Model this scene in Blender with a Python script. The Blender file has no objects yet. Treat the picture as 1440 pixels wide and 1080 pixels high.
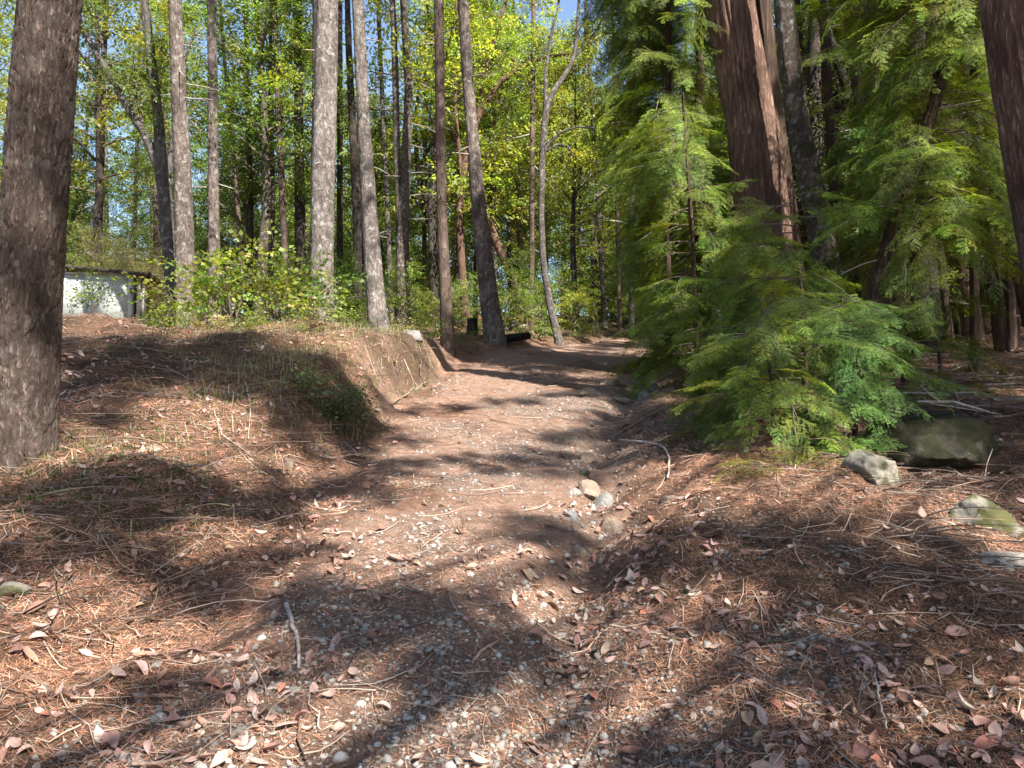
import bpy, math, random
import numpy as np
from mathutils import Vector, Matrix

scene = bpy.context.scene
col = scene.collection
R = math.radians

# ------------------------------------------------------------------ camera, sky, sun, exposure
PITCH = R(2.0)
HFOV = R(67.0)
CAM = np.array((0.0, 0.0, 1.6))
cam_data = bpy.data.cameras.new('camera')
cam_data.sensor_width = 36.0
cam_data.lens = 18.0 / math.tan(HFOV / 2)
cam_data.clip_start = 0.05
cam_data.clip_end = 3000
cam = bpy.data.objects.new('camera', cam_data)
cam.location = CAM
cam.rotation_euler = (math.pi / 2 + PITCH, 0, 0)
col.objects.link(cam)
scene.camera = cam

SUN_AZ = R(146)          # compass bearing of the sun seen from above: 0 = +Y (ahead), clockwise
SUN_EL = R(46)
SUN = np.array((math.sin(SUN_AZ) * math.cos(SUN_EL), math.cos(SUN_AZ) * math.cos(SUN_EL), math.sin(SUN_EL)))
world = bpy.data.worlds.new('World')
scene.world = world
world.use_nodes = True
wn = world.node_tree
wn.nodes.clear()
sky = wn.nodes.new('ShaderNodeTexSky')
sky.sky_type = 'NISHITA'
sky.sun_disc = False
sky.sun_elevation = SUN_EL
sky.sun_rotation = SUN_AZ
sky.altitude = 200
bg = wn.nodes.new('ShaderNodeBackground')
bg.inputs['Strength'].default_value = 0.075
wo = wn.nodes.new('ShaderNodeOutputWorld')
wn.links.new(sky.outputs[0], bg.inputs[0])
wn.links.new(bg.outputs[0], wo.inputs[0])

sd = bpy.data.lights.new('sun', 'SUN')
sd.energy = 5.0
sd.angle = R(0.55)
sd.color = (1.0, 0.95, 0.87)
sun = bpy.data.objects.new('sun', sd)
sun.rotation_euler = Vector(SUN).to_track_quat('Z', 'Y').to_euler()
col.objects.link(sun)

vs = scene.view_settings
vs.view_transform = 'Standard'
vs.look = 'None'
vs.gamma = 1.0
vs.use_curve_mapping = False
vs.exposure = 2.0
cy = scene.cycles
cy.max_bounces = 6
cy.diffuse_bounces = 4
cy.glossy_bounces = 2
cy.transmission_bounces = 3
cy.transparent_max_bounces = 4
cy.caustics_reflective = False
cy.caustics_refractive = False
cy.sample_clamp_indirect = 6.0

rng = np.random.default_rng(11)
random.seed(5)
PX = 720.0 / math.tan(HFOV / 2)      # focal length in pixels of the 1440 px wide photograph

# ------------------------------------------------------------------ noise
_TAB = np.random.default_rng(99).uniform(-1, 1, 65536)
def _hash(ix, iy, iz):
    return _TAB[(ix * 7919 + iy * 104729 + iz * 15485863) & 65535] * 0.5 + 0.5

def vnoise(x, y, z=0.0, seed=0):
    flat = np.isscalar(z)
    if flat:
        x, y = np.broadcast_arrays(np.asarray(x, float), np.asarray(y, float))
    else:
        x, y, z = np.broadcast_arrays(np.asarray(x, float), np.asarray(y, float), np.asarray(z, float))
    xi, yi = np.floor(x), np.floor(y)
    fx, fy = x - xi, y - yi
    fx = fx * fx * (3 - 2 * fx); fy = fy * fy * (3 - 2 * fy)
    h = (xi.astype(np.int64) + seed * 131) * 7919 + (yi.astype(np.int64) + seed * 57) * 104729
    def layer(h):
        a, b, c, d = _TAB[h & 65535], _TAB[(h + 7919) & 65535], _TAB[(h + 104729) & 65535], _TAB[(h + 112648) & 65535]
        p = a + (b - a) * fx; q = c + (d - c) * fx
        return p + (q - p) * fy
    if flat:
        return layer(h)
    zi = np.floor(z); fz = z - zi; fz = fz * fz * (3 - 2 * fz)
    h = h + zi.astype(np.int64) * 15485863
    l0, l1 = layer(h), layer(h + 15485863)
    return l0 + (l1 - l0) * fz

def fbm(x, y, z=0.0, octaves=4, seed=0):
    a, s, t = 1.0, 0.0, 0.0
    for o in range(octaves):
        s = s + a * vnoise(x, y, z, seed + o * 7)
        t += a
        a *= 0.5
        x = x * 2.03; y = y * 2.03; z = z * 2.03 if not np.isscalar(z) else z
    return s / t

def cells(u, v, period, seed=0):
    """F1 and F2-F1 of jittered cells, periodic in u."""
    u, v = np.asarray(u, float), np.asarray(v, float)
    ui, vi = np.floor(u).astype(np.int64), np.floor(v).astype(np.int64)
    f1 = np.full(u.shape, 9.0); f2 = np.full(u.shape, 9.0)
    for a in (-1, 0, 1):
        for b in (-1, 0, 1):
            cu, cv = ui + a, vi + b
            hu = np.mod(cu, period)
            px = cu + 0.5 + 0.8 * (_hash(hu, cv, np.full_like(cv, seed)) - 0.5)
            py = cv + 0.5 + 0.8 * (_hash(hu, cv, np.full_like(cv, seed + 9)) - 0.5)
            d = np.hypot(px - u, py - v)
            m = d < f1
            f2 = np.where(m, f1, np.minimum(f2, d))
            f1 = np.where(m, d, f1)
    return f1, f2 - f1

def sstep(a, b, x):
    t = np.clip((x - a) / (b - a), 0, 1)
    return t * t * (3 - 2 * t)

# ------------------------------------------------------------------ materials
def material(name):
    m = bpy.data.materials.new(name)
    m.use_nodes = True
    nt = m.node_tree
    nt.nodes.clear()
    out = nt.nodes.new('ShaderNodeOutputMaterial')
    def N(kind, **kw):
        n = nt.nodes.new('ShaderNode' + kind)
        for k, v in kw.items():
            if k.startswith('i_'):
                n.inputs[k[2:].replace('_', ' ')].default_value = v
            else:
                setattr(n, k, v)
        return n
    def L(a, b):
        nt.links.new(a, b)
    return m, N, L, out

def mixc(N, L, fac, a, b, blend='MIX'):
    n = N('Mix', data_type='RGBA', blend_type=blend)
    for sock, v in ((n.inputs[0], fac), (n.inputs[6], a), (n.inputs[7], b)):
        if hasattr(v, 'is_linked'):
            L(v, sock)
        elif isinstance(v, tuple):
            sock.default_value = (*v, 1) if len(v) == 3 else v
        else:
            sock.default_value = v
    return n.outputs[2]

def ramp(N, L, src, stops):
    n = N('ValToRGB')
    while len(n.color_ramp.elements) < len(stops):
        n.color_ramp.elements.new(0.5)
    for e, (p, c) in zip(n.color_ramp.elements, stops):
        e.position = p
        e.color = (*c, 1) if isinstance(c, tuple) else (c, c, c, 1)
    L(src, n.inputs[0])
    return n.outputs[0]

def leaf_material(name, trans=0.5, tcol=(1.5, 1.35, 0.5), gloss=0.03, rough=0.55, vary=0.25):
    m, N, L, out = material(name)
    at = N('Attribute', attribute_name='Col')
    oi = N('ObjectInfo')
    hs = N('HueSaturation')
    mr = N('MapRange'); mr.inputs[3].default_value = 1 - vary; mr.inputs[4].default_value = 1 + vary
    L(oi.outputs['Random'], mr.inputs[0]); L(mr.outputs[0], hs.inputs['Value'])
    mr2 = N('MapRange'); mr2.inputs[3].default_value = 0.485; mr2.inputs[4].default_value = 0.515
    m7 = N('Math', operation='MULTIPLY'); m7.inputs[1].default_value = 7.31
    fr = N('Math', operation='FRACT')
    L(oi.outputs['Random'], m7.inputs[0]); L(m7.outputs[0], fr.inputs[0]); L(fr.outputs[0], mr2.inputs[0]); L(mr2.outputs[0], hs.inputs['Hue'])
    L(at.outputs['Color'], hs.inputs['Color'])
    d = N('BsdfDiffuse'); L(hs.outputs[0], d.inputs['Color'])
    t = N('BsdfTranslucent')
    L(mixc(N, L, 1.0, hs.outputs[0], tcol, 'MULTIPLY'), t.inputs['Color'])
    mx = N('MixShader'); mx.inputs[0].default_value = trans
    L(d.outputs[0], mx.inputs[1]); L(t.outputs[0], mx.inputs[2])
    g = N('BsdfGlossy'); g.inputs['Roughness'].default_value = rough
    mg = N('MixShader'); mg.inputs[0].default_value = gloss
    L(mx.outputs[0], mg.inputs[1]); L(g.outputs[0], mg.inputs[2])
    L(mg.outputs[0], out.inputs[0])
    return m

def bark_material(name, c1, c2, c3, vscale=7.0, stretch=0.35, bump=0.6, moss=0.0, lichen=0.0, mosscol=(0.06, 0.07, 0.02)):
    m, N, L, out = material(name)
    tc = N('TexCoord')
    mp = N('Mapping'); mp.inputs['Scale'].default_value = (1, 1, stretch)
    L(tc.outputs['Object'], mp.inputs[0])
    n1 = N('TexNoise'); n1.inputs['Scale'].default_value = vscale * 2; n1.inputs['Detail'].default_value = 8; n1.inputs['Roughness'].default_value = 0.7
    L(mp.outputs[0], n1.inputs['Vector'])
    vo = N('TexVoronoi', feature='DISTANCE_TO_EDGE'); vo.inputs['Scale'].default_value = vscale * 3
    wob = mixc(N, L, 0.12, mp.outputs[0], n1.outputs['Color'])
    L(wob, vo.inputs['Vector'])
    n2 = N('TexNoise'); n2.inputs['Scale'].default_value = 1.6; n2.inputs['Detail'].default_value = 4
    L(tc.outputs['Object'], n2.inputs['Vector'])
    base = ramp(N, L, n1.outputs[0], [(0.3, c1), (0.52, c2), (0.72, c3)])
    base = mixc(N, L, ramp(N, L, n2.outputs[0], [(0.42, 0.0), (0.62, 1.0)]), base, mixc(N, L, 0.5, base, c1))
    if lichen:
        n4 = N('TexNoise'); n4.inputs['Scale'].default_value = 9; n4.inputs['Detail'].default_value = 6
        L(tc.outputs['Object'], n4.inputs['Vector'])
        base = mixc(N, L, ramp(N, L, n4.outputs[0], [(0.56, 0.0), (0.66, lichen)]), base, (0.42, 0.42, 0.38))
    if moss:
        n3 = N('TexNoise'); n3.inputs['Scale'].default_value = 4; n3.inputs['Detail'].default_value = 5
        L(tc.outputs['Object'], n3.inputs['Vector'])
        base = mixc(N, L, ramp(N, L, n3.outputs[0], [(0.5, 0.0), (0.65, moss)]), base, mosscol)
    p = N('BsdfPrincipled'); p.inputs['Roughness'].default_value = 0.9; p.inputs['Specular IOR Level'].default_value = 0.15
    L(base, p.inputs['Base Color'])
    b1 = N('Bump'); b1.inputs['Strength'].default_value = bump; b1.inputs['Distance'].default_value = 0.02
    vr = ramp(N, L, vo.outputs['Distance'], [(0.0, 0.0), (0.25, 1.0)])
    ad = N('Math', operation='ADD'); L(vr, ad.inputs[0]); L(n1.outputs[0], ad.inputs[1])
    L(ad.outputs[0], b1.inputs['Height'])
    L(b1.outputs[0], p.inputs['Normal'])
    L(p.outputs[0], out.inputs[0])
    return m

def rock_material(name, c1, c2, moss=0.0, mosscol=(0.06, 0.075, 0.015)):
    m, N, L, out = material(name)
    tc = N('TexCoord')
    n1 = N('TexNoise'); n1.inputs['Scale'].default_value = 6; n1.inputs['Detail'].default_value = 9; n1.inputs['Roughness'].default_value = 0.68
    L(tc.outputs['Object'], n1.inputs['Vector'])
    n2 = N('TexNoise'); n2.inputs['Scale'].default_value = 40; n2.inputs['Detail'].default_value = 6; n2.inputs['Roughness'].default_value = 0.7
    L(tc.outputs['Object'], n2.inputs['Vector'])
    base = ramp(N, L, n1.outputs[0], [(0.3, c1), (0.65, c2)])
    base = mixc(N, L, ramp(N, L, n2.outputs[0], [(0.35, 0.45), (0.55, 0.0)]), base, tuple(0.35 * v for v in c1))
    if moss:
        n3 = N('TexNoise'); n3.inputs['Scale'].default_value = 5; n3.inputs['Detail'].default_value = 7
        L(tc.outputs['Object'], n3.inputs['Vector'])
        base = mixc(N, L, ramp(N, L, n3.outputs[0], [(0.62 - 0.3 * moss, 0.0), (0.7 - 0.3 * moss, 0.95)]), base,
                    mixc(N, L, n2.outputs[0], mosscol, tuple(0.4 * v for v in mosscol)))
    p = N('BsdfPrincipled'); p.inputs['Roughness'].default_value = 0.9; p.inputs['Specular IOR Level'].default_value = 0.2
    L(base, p.inputs['Base Color'])
    b = N('Bump'); b.inputs['Strength'].default_value = 0.7; b.inputs['Distance'].default_value = 0.02
    ad = N('Math', operation='ADD'); L(n1.outputs[0], ad.inputs[0]); L(n2.outputs[0], ad.inputs[1]); L(ad.outputs[0], b.inputs['Height'])
    L(b.outputs[0], p.inputs['Normal'])
    L(p.outputs[0], out.inputs[0])
    return m

def attr_material(name, rough=0.8, vary=0.2, trans=0.0, noise=0.0, bump=0.0, scale=60):
    m, N, L, out = material(name)
    at = N('Attribute', attribute_name='Col')
    oi = N('ObjectInfo')
    hs = N('HueSaturation')
    mr = N('MapRange'); mr.inputs[3].default_value = 1 - vary; mr.inputs[4].default_value = 1 + vary
    L(oi.outputs['Random'], mr.inputs[0]); L(mr.outputs[0], hs.inputs['Value'])
    c = at.outputs['Color']
    if noise:
        tc = N('TexCoord'); nz = N('TexNoise'); nz.inputs['Scale'].default_value = scale; nz.inputs['Detail'].default_value = 5
        L(tc.outputs['Object'], nz.inputs['Vector'])
        c = mixc(N, L, ramp(N, L, nz.outputs[0], [(0.35, noise), (0.6, 0.0)]), c, mixc(N, L, 1.0, c, (0.4, 0.36, 0.33), 'MULTIPLY'))
    L(c, hs.inputs['Color'])
    p = N('BsdfPrincipled'); p.inputs['Roughness'].default_value = rough; p.inputs['Specular IOR Level'].default_value = 0.25
    L(hs.outputs[0], p.inputs['Base Color'])
    if bump:
        b = N('Bump'); b.inputs['Strength'].default_value = bump; b.inputs['Distance'].default_value = 0.005
        L(nz.outputs[0], b.inputs['Height']); L(b.outputs[0], p.inputs['Normal'])
    if trans:
        t = N('BsdfTranslucent'); L(hs.outputs[0], t.inputs['Color'])
        mx = N('MixShader'); mx.inputs[0].default_value = trans
        L(p.outputs[0], mx.inputs[1]); L(t.outputs[0], mx.inputs[2]); L(mx.outputs[0], out.inputs[0])
    else:
        L(p.outputs[0], out.inputs[0])
    return m

def plain_material(name, c1, c2, scale=8, rough=0.7, bump=0.3, stretch=(1, 1, 1)):
    m, N, L, out = material(name)
    tc = N('TexCoord'); mp = N('Mapping'); mp.inputs['Scale'].default_value = stretch
    L(tc.outputs['Object'], mp.inputs[0])
    nz = N('TexNoise'); nz.inputs['Scale'].default_value = scale; nz.inputs['Detail'].default_value = 7; nz.inputs['Roughness'].default_value = 0.65
    L(mp.outputs[0], nz.inputs['Vector'])
    p = N('BsdfPrincipled'); p.inputs['Roughness'].default_value = rough; p.inputs['Specular IOR Level'].default_value = 0.25
    L(ramp(N, L, nz.outputs[0], [(0.33, c1), (0.66, c2)]), p.inputs['Base Color'])
    b = N('Bump'); b.inputs['Strength'].default_value = bump; b.inputs['Distance'].default_value = 0.01
    L(nz.outputs[0], b.inputs['Height']); L(b.outputs[0], p.inputs['Normal'])
    L(p.outputs[0], out.inputs[0])
    return m

def ground_material():
    m, N, L, out = material('forest_floor')
    at = N('Attribute', attribute_name='Mask')
    sep = N('SeparateColor'); L(at.outputs['Color'], sep.inputs[0])
    tc = N('TexCoord')
    P = tc.outputs['Object']
    def noise(scale, detail=6, rough=0.6, vec=P, dist=0.0):
        n = N('TexNoise'); n.inputs['Scale'].default_value = scale; n.inputs['Detail'].default_value = detail
        n.inputs['Roughness'].default_value = rough; n.inputs['Distortion'].default_value = dist
        L(vec, n.inputs['Vector'])
        return n.outputs[0]
    na, nb, nc, nd = noise(1.3, 5), noise(9, 8, 0.7), noise(70, 6, 0.75, dist=1.5), noise(220, 4, 0.7)
    litter = ramp(N, L, nc, [(0.30, (0.030, 0.020, 0.015)), (0.43, (0.155, 0.078, 0.050)), (0.56, (0.33, 0.185, 0.122)), (0.72, (0.48, 0.325, 0.235))])
    litter = mixc(N, L, ramp(N, L, nb, [(0.40, 0.75), (0.58, 0.0)]), litter, mixc(N, L, nc, (0.03, 0.02, 0.014), (0.13, 0.085, 0.055)))
    litter = mixc(N, L, ramp(N, L, na, [(0.5, 0.0), (0.7, 0.45)]), litter, mixc(N, L, nc, (0.17, 0.085, 0.05), (0.36, 0.215, 0.14)))
    soil = ramp(N, L, nc, [(0.30, (0.11, 0.064, 0.045)), (0.45, (0.34, 0.205, 0.145)), (0.64, (0.53, 0.375, 0.29))])
    soil = mixc(N, L, ramp(N, L, nb, [(0.42, 0.6), (0.58, 0.0)]), soil, mixc(N, L, nc, (0.10, 0.06, 0.04), (0.27, 0.165, 0.115)))
    vo = N('TexVoronoi'); vo.inputs['Scale'].default_value = 42; L(P, vo.inputs['Vector'])
    grav = mixc(N, L, vo.outputs['Color'], (0.17, 0.145, 0.122), (0.44, 0.405, 0.36))
    grav = mixc(N, L, ramp(N, L, vo.outputs['Distance'], [(0.35, 0.0), (0.6, 0.85)]), grav, (0.09, 0.065, 0.05))
    duff = ramp(N, L, nc, [(0.32, (0.020, 0.015, 0.010)), (0.55, (0.085, 0.058, 0.038)), (0.75, (0.19, 0.13, 0.09))])
    c = mixc(N, L, sep.outputs['Red'], litter, soil)
    gm = N('Math', operation='MULTIPLY'); L(sep.outputs['Green'], gm.inputs[0]); L(ramp(N, L, nb, [(0.42, 0.15), (0.6, 0.9)]), gm.inputs[1])
    c = mixc(N, L, gm.outputs[0], c, grav)
    c = mixc(N, L, sep.outputs['Blue'], c, duff)
    p = N('BsdfPrincipled'); p.inputs['Roughness'].default_value = 0.95; p.inputs['Specular IOR Level'].default_value = 0.1
    L(c, p.inputs['Base Color'])
    b = N('Bump'); b.inputs['Strength'].default_value = 1.0; b.inputs['Distance'].default_value = 0.045
    a1 = N('Math', operation='ADD'); L(nc, a1.inputs[0]); L(nb, a1.inputs[1])
    L(a1.outputs[0], b.inputs['Height'])
    b2 = N('Bump'); b2.inputs['Strength'].default_value = 0.5; b2.inputs['Distance'].default_value = 0.006
    L(nd, b2.inputs['Height']); L(b.outputs[0], b2.inputs['Normal'])
    L(b2.outputs[0], p.inputs['Normal'])
    L(p.outputs[0], out.inputs[0])
    return m

M = {}
M['ground'] = ground_material()
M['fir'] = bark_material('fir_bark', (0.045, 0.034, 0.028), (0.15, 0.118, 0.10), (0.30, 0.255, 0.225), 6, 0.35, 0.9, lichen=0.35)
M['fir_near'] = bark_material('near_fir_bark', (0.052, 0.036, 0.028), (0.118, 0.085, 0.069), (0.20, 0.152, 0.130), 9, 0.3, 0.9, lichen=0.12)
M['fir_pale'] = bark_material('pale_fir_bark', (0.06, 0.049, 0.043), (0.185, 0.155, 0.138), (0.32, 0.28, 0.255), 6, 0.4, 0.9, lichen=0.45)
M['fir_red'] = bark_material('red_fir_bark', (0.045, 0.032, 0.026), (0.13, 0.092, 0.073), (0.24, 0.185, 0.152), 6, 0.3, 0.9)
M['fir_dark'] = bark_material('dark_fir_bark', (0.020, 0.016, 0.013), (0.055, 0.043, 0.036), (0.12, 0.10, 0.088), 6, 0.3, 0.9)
M['redwood'] = bark_material('redwood_bark', (0.060, 0.036, 0.027), (0.185, 0.115, 0.086), (0.36, 0.255, 0.205), 9, 0.13, 1.0)
M['redwood_near'] = bark_material('near_redwood_bark', (0.085, 0.048, 0.036), (0.24, 0.145, 0.108), (0.40, 0.275, 0.215), 9, 0.13, 1.0)  # lighter copy of redwood bark; brightness put into the colour of shaded trunks
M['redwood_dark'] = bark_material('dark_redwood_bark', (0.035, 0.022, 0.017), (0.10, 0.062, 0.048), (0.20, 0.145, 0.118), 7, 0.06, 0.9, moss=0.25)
M['mottled'] = bark_material('mottled_bark', (0.035, 0.026, 0.020), (0.11, 0.085, 0.068), (0.26, 0.215, 0.185), 10, 0.6, 0.8, moss=0.4, lichen=0.5)
M['madrone'] = bark_material('madrone_bark', (0.05, 0.028, 0.019), (0.115, 0.068, 0.047), (0.20, 0.145, 0.112), 5, 0.3, 0.5)
M['grey_bark'] = bark_material('grey_bark', (0.035, 0.029, 0.026), (0.10, 0.086, 0.076), (0.20, 0.178, 0.16), 7, 0.4, 0.7, lichen=0.3)
M['dead_wood'] = bark_material('dead_wood', (0.10, 0.068, 0.050), (0.26, 0.195, 0.155), (0.42, 0.345, 0.29), 8, 0.05, 0.7)
M['mossy_wood'] = bark_material('mossy_wood', (0.028, 0.018, 0.013), (0.085, 0.056, 0.04), (0.18, 0.13, 0.10), 8, 0.05, 0.8, moss=0.85)
M['black_wood'] = bark_material('black_wood', (0.006, 0.005, 0.005), (0.022, 0.019, 0.017), (0.05, 0.044, 0.04), 8, 0.2, 0.8)
M['stick'] = plain_material('bare_stick', (0.12, 0.075, 0.052), (0.34, 0.25, 0.195), 20, 0.85)
M['grey_stick'] = plain_material('grey_stick', (0.16, 0.125, 0.105), (0.42, 0.365, 0.325), 20, 0.85)
M['dark_stick'] = plain_material('dark_stick', (0.05, 0.032, 0.024), (0.15, 0.095, 0.068), 20, 0.85)
M['leaf'] = leaf_material('broad_leaf', trans=0.55, tcol=(1.55, 1.5, 0.6))
M['needle'] = leaf_material('conifer_spray', trans=0.36, tcol=(1.45, 1.3, 0.4), gloss=0.025, rough=0.6, vary=0.15)
M['gloss_leaf'] = leaf_material('glossy_leaf', trans=0.3, gloss=0.06, rough=0.4)
M['grass'] = leaf_material('grass_blade', trans=0.4, tcol=(1.2, 1.15, 0.7), gloss=0.04)
M['litter_leaf'] = attr_material('dry_leaf', 0.6, 0.22, 0.15, 0.5, 0.4, 45)
M['litter'] = attr_material('dry_needle', 0.8, 0.0)
M['gravel'] = attr_material('gravel_stone', 0.9, 0.25, 0.0, 0.6, 0.5, 90)
M['rock_tan'] = rock_material('tan_rock', (0.12, 0.085, 0.062), (0.26, 0.195, 0.148))
M['rock_grey'] = rock_material('grey_rock', (0.09, 0.085, 0.08), (0.21, 0.20, 0.19))
M['rock_pale'] = rock_material('pale_rock', (0.14, 0.12, 0.105), (0.28, 0.25, 0.22))
M['rock_lichen'] = rock_material('lichen_rock', (0.12, 0.108, 0.08), (0.28, 0.255, 0.205), 0.45, (0.075, 0.072, 0.034))
M['rock_moss'] = rock_material('mossy_rock', (0.10, 0.09, 0.07), (0.25, 0.23, 0.19), 0.66, (0.075, 0.075, 0.022))
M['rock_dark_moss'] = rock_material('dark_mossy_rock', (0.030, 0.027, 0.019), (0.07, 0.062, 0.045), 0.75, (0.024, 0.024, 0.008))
M['twig'] = plain_material('twig_bark', (0.06, 0.045, 0.035), (0.16, 0.125, 0.10), 15)

# ------------------------------------------------------------------ mesh helpers
def mesh(name, V, F, mats, face_col=None, midx=None, smooth=False, point_mask=None):
    """V (n,3); F an (m,k) index array or a list of such arrays."""
    me = bpy.data.meshes.new(name)
    Fs = F if isinstance(F, list) else [F]
    Fs = [np.asarray(f, np.int32) for f in Fs if len(f)]
    V = np.asarray(V, np.float32)
    me.vertices.add(len(V))
    me.vertices.foreach_set('co', V.ravel())
    idx = np.concatenate([f.ravel() for f in Fs])
    tot = np.concatenate([np.full(len(f), f.shape[1], np.int32) for f in Fs])
    start = np.concatenate([[0], np.cumsum(tot)[:-1]]).astype(np.int32)
    me.loops.add(len(idx))
    me.loops.foreach_set('vertex_index', idx)
    me.polygons.add(len(tot))
    me.polygons.foreach_set('loop_start', start)
    me.polygons.foreach_set('loop_total', tot)
    if midx is not None:
        me.polygons.foreach_set('material_index', np.asarray(midx, np.int32))
    if smooth:
        me.polygons.foreach_set('use_smooth', np.ones(len(tot), bool))
    for m in (mats if isinstance(mats, (list, tuple)) else [mats]):
        me.materials.append(m)
    if face_col is not None:
        a = me.attributes.new('Col', 'FLOAT_COLOR', 'FACE')
        c = np.ones((len(tot), 4), np.float32); c[:, :3] = face_col
        a.data.foreach_set('color', c.ravel())
    if point_mask is not None:
        a = me.attributes.new('Mask', 'FLOAT_COLOR', 'POINT')
        c = np.ones((len(V), 4), np.float32); c[:, :3] = point_mask
        a.data.foreach_set('color', c.ravel())
    me.update(calc_edges=True)
    return me

def link(name, data, parent=None, loc=None, label=None, cat=None, group=None, kind=None):
    o = bpy.data.objects.new(name, data)
    col.objects.link(o)
    if parent is not None:
        o.parent = parent
    if loc is not None:
        o.location = loc
    return tag(o, label, cat, group, kind)

def tag(o, label=None, cat=None, group=None, kind=None):
    if label: o['label'] = label
    if cat: o['category'] = cat
    if group: o['group'] = group
    if kind: o['kind'] = kind
    return o

def nrm(v):
    return v / np.maximum(np.linalg.norm(v, axis=-1, keepdims=True), 1e-9)

def resample(P, n, extra=None):
    P = np.asarray(P, float)
    d = np.concatenate([[0], np.cumsum(np.linalg.norm(np.diff(P, axis=0), axis=1))])
    t = np.linspace(0, d[-1], n)
    # smooth (Catmull-like) by interpolating then averaging
    Q = np.stack([np.interp(t, d, P[:, k]) for k in range(3)], 1)
    r = None if extra is None else np.interp(t, d, extra)
    for _ in range(max(1, n // 14)):
        Q[1:-1] = 0.25 * Q[:-2] + 0.5 * Q[1:-1] + 0.25 * Q[2:]
    return Q, r

def tube(P, rad, sides=6, cap=True, disp=None):
    """A tapered tube along P. disp(theta, s) adds to the radius."""
    P = np.asarray(P, float); rad = np.asarray(rad, float)
    n = len(P)
    T = nrm(np.gradient(P, axis=0))
    ref = np.array((0.0, 1.0, 0.0)) if abs(T[0][1]) < 0.8 else np.array((1.0, 0.0, 0.0))
    A = nrm(np.cross(T, ref)); B = np.cross(T, A)
    th = np.linspace(0, 2 * math.pi, sides, endpoint=False)
    rr = np.repeat(rad[:, None], sides, 1)
    if disp is not None:
        s = np.concatenate([[0], np.cumsum(np.linalg.norm(np.diff(P, axis=0), axis=1))])
        TH, S = np.meshgrid(th, s)
        rr = rr + disp(TH, S, rr)
    V = P[:, None] + rr[..., None] * (np.cos(th)[None, :, None] * A[:, None] + np.sin(th)[None, :, None] * B[:, None])
    V = V.reshape(-1, 3)
    i = np.arange(n - 1)[:, None] * sides; j = np.arange(sides)[None]; k = (j + 1) % sides
    F = np.stack([i + j, i + k, i + sides + k, i + sides + j], -1).reshape(-1, 4)
    if cap:
        V = np.vstack([V, P[0], P[-1]])
        c0, c1 = n * sides, n * sides + 1
        jj = np.arange(sides)
        F3 = np.vstack([np.stack([np.full(sides, c0), (jj + 1) % sides, jj], 1),
                        np.stack([np.full(sides, c1), (n - 1) * sides + jj, (n - 1) * sides + (jj + 1) % sides], 1)])
        return V, F, F3
    return V, F, np.zeros((0, 3), int)

class Bag:
    """Collects quads, triangles, tubes with a colour and a material index each into one mesh."""
    def __init__(self):
        self.V, self.F, self.C, self.I, self.n = [], [], [], [], 0
    def add(self, V, F, c=(1, 1, 1), mi=0):
        F = np.asarray(F)
        if not len(F): return
        self.V.append(np.asarray(V, np.float32)); self.F.append(F + self.n); self.n += len(V)
        c = np.asarray(c, np.float32)
        self.C.append(np.broadcast_to(c, (len(F), 3)) if c.ndim == 1 else c)
        self.I.append(np.full(len(F), mi, np.int32))
    def quads(self, Q, c, mi=0):
        self.add(Q.reshape(-1, 3), np.arange(Q.shape[0] * Q.shape[1]).reshape(-1, Q.shape[1]), c, mi)
    def tube(self, P, r, sides=5, c=(0.12, 0.09, 0.07), mi=1):
        V, F, F3 = tube(P, r, sides)
        n0 = self.n
        self.add(V, F, c, mi)
        self.F.append(F3 + n0); self.C.append(np.broadcast_to(np.asarray(c, np.float32), (len(F3), 3))); self.I.append(np.full(len(F3), mi, np.int32))
    def mesh(self, name, mats, smooth=False):
        return mesh(name, np.concatenate(self.V), self.F, mats, np.concatenate(self.C), np.concatenate(self.I), smooth)

def frames(fwd, roll):
    X = nrm(fwd)
    up = np.tile((0.0, 0.0, 1.0), (len(X), 1))
    par = np.abs(X[:, 2]) > 0.98
    up[par] = (1.0, 0.0, 0.0)
    Y = nrm(np.cross(up, X)); Z = np.cross(X, Y)
    c, s = np.cos(roll)[:, None], np.sin(roll)[:, None]
    return np.stack([X, c * Y + s * Z, -s * Y + c * Z], 2)     # columns

def place(T, pos, fwd, roll, scale):
    """Template T (n,k,3) placed m times -> (m*n,k,3)."""
    Rm = frames(fwd, roll) * np.asarray(scale)[:, None, None]
    Q = np.einsum('mij,nkj->mnki', Rm, T) + pos[:, None, None, :]
    return Q.reshape(-1, T.shape[1], 3)

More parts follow.
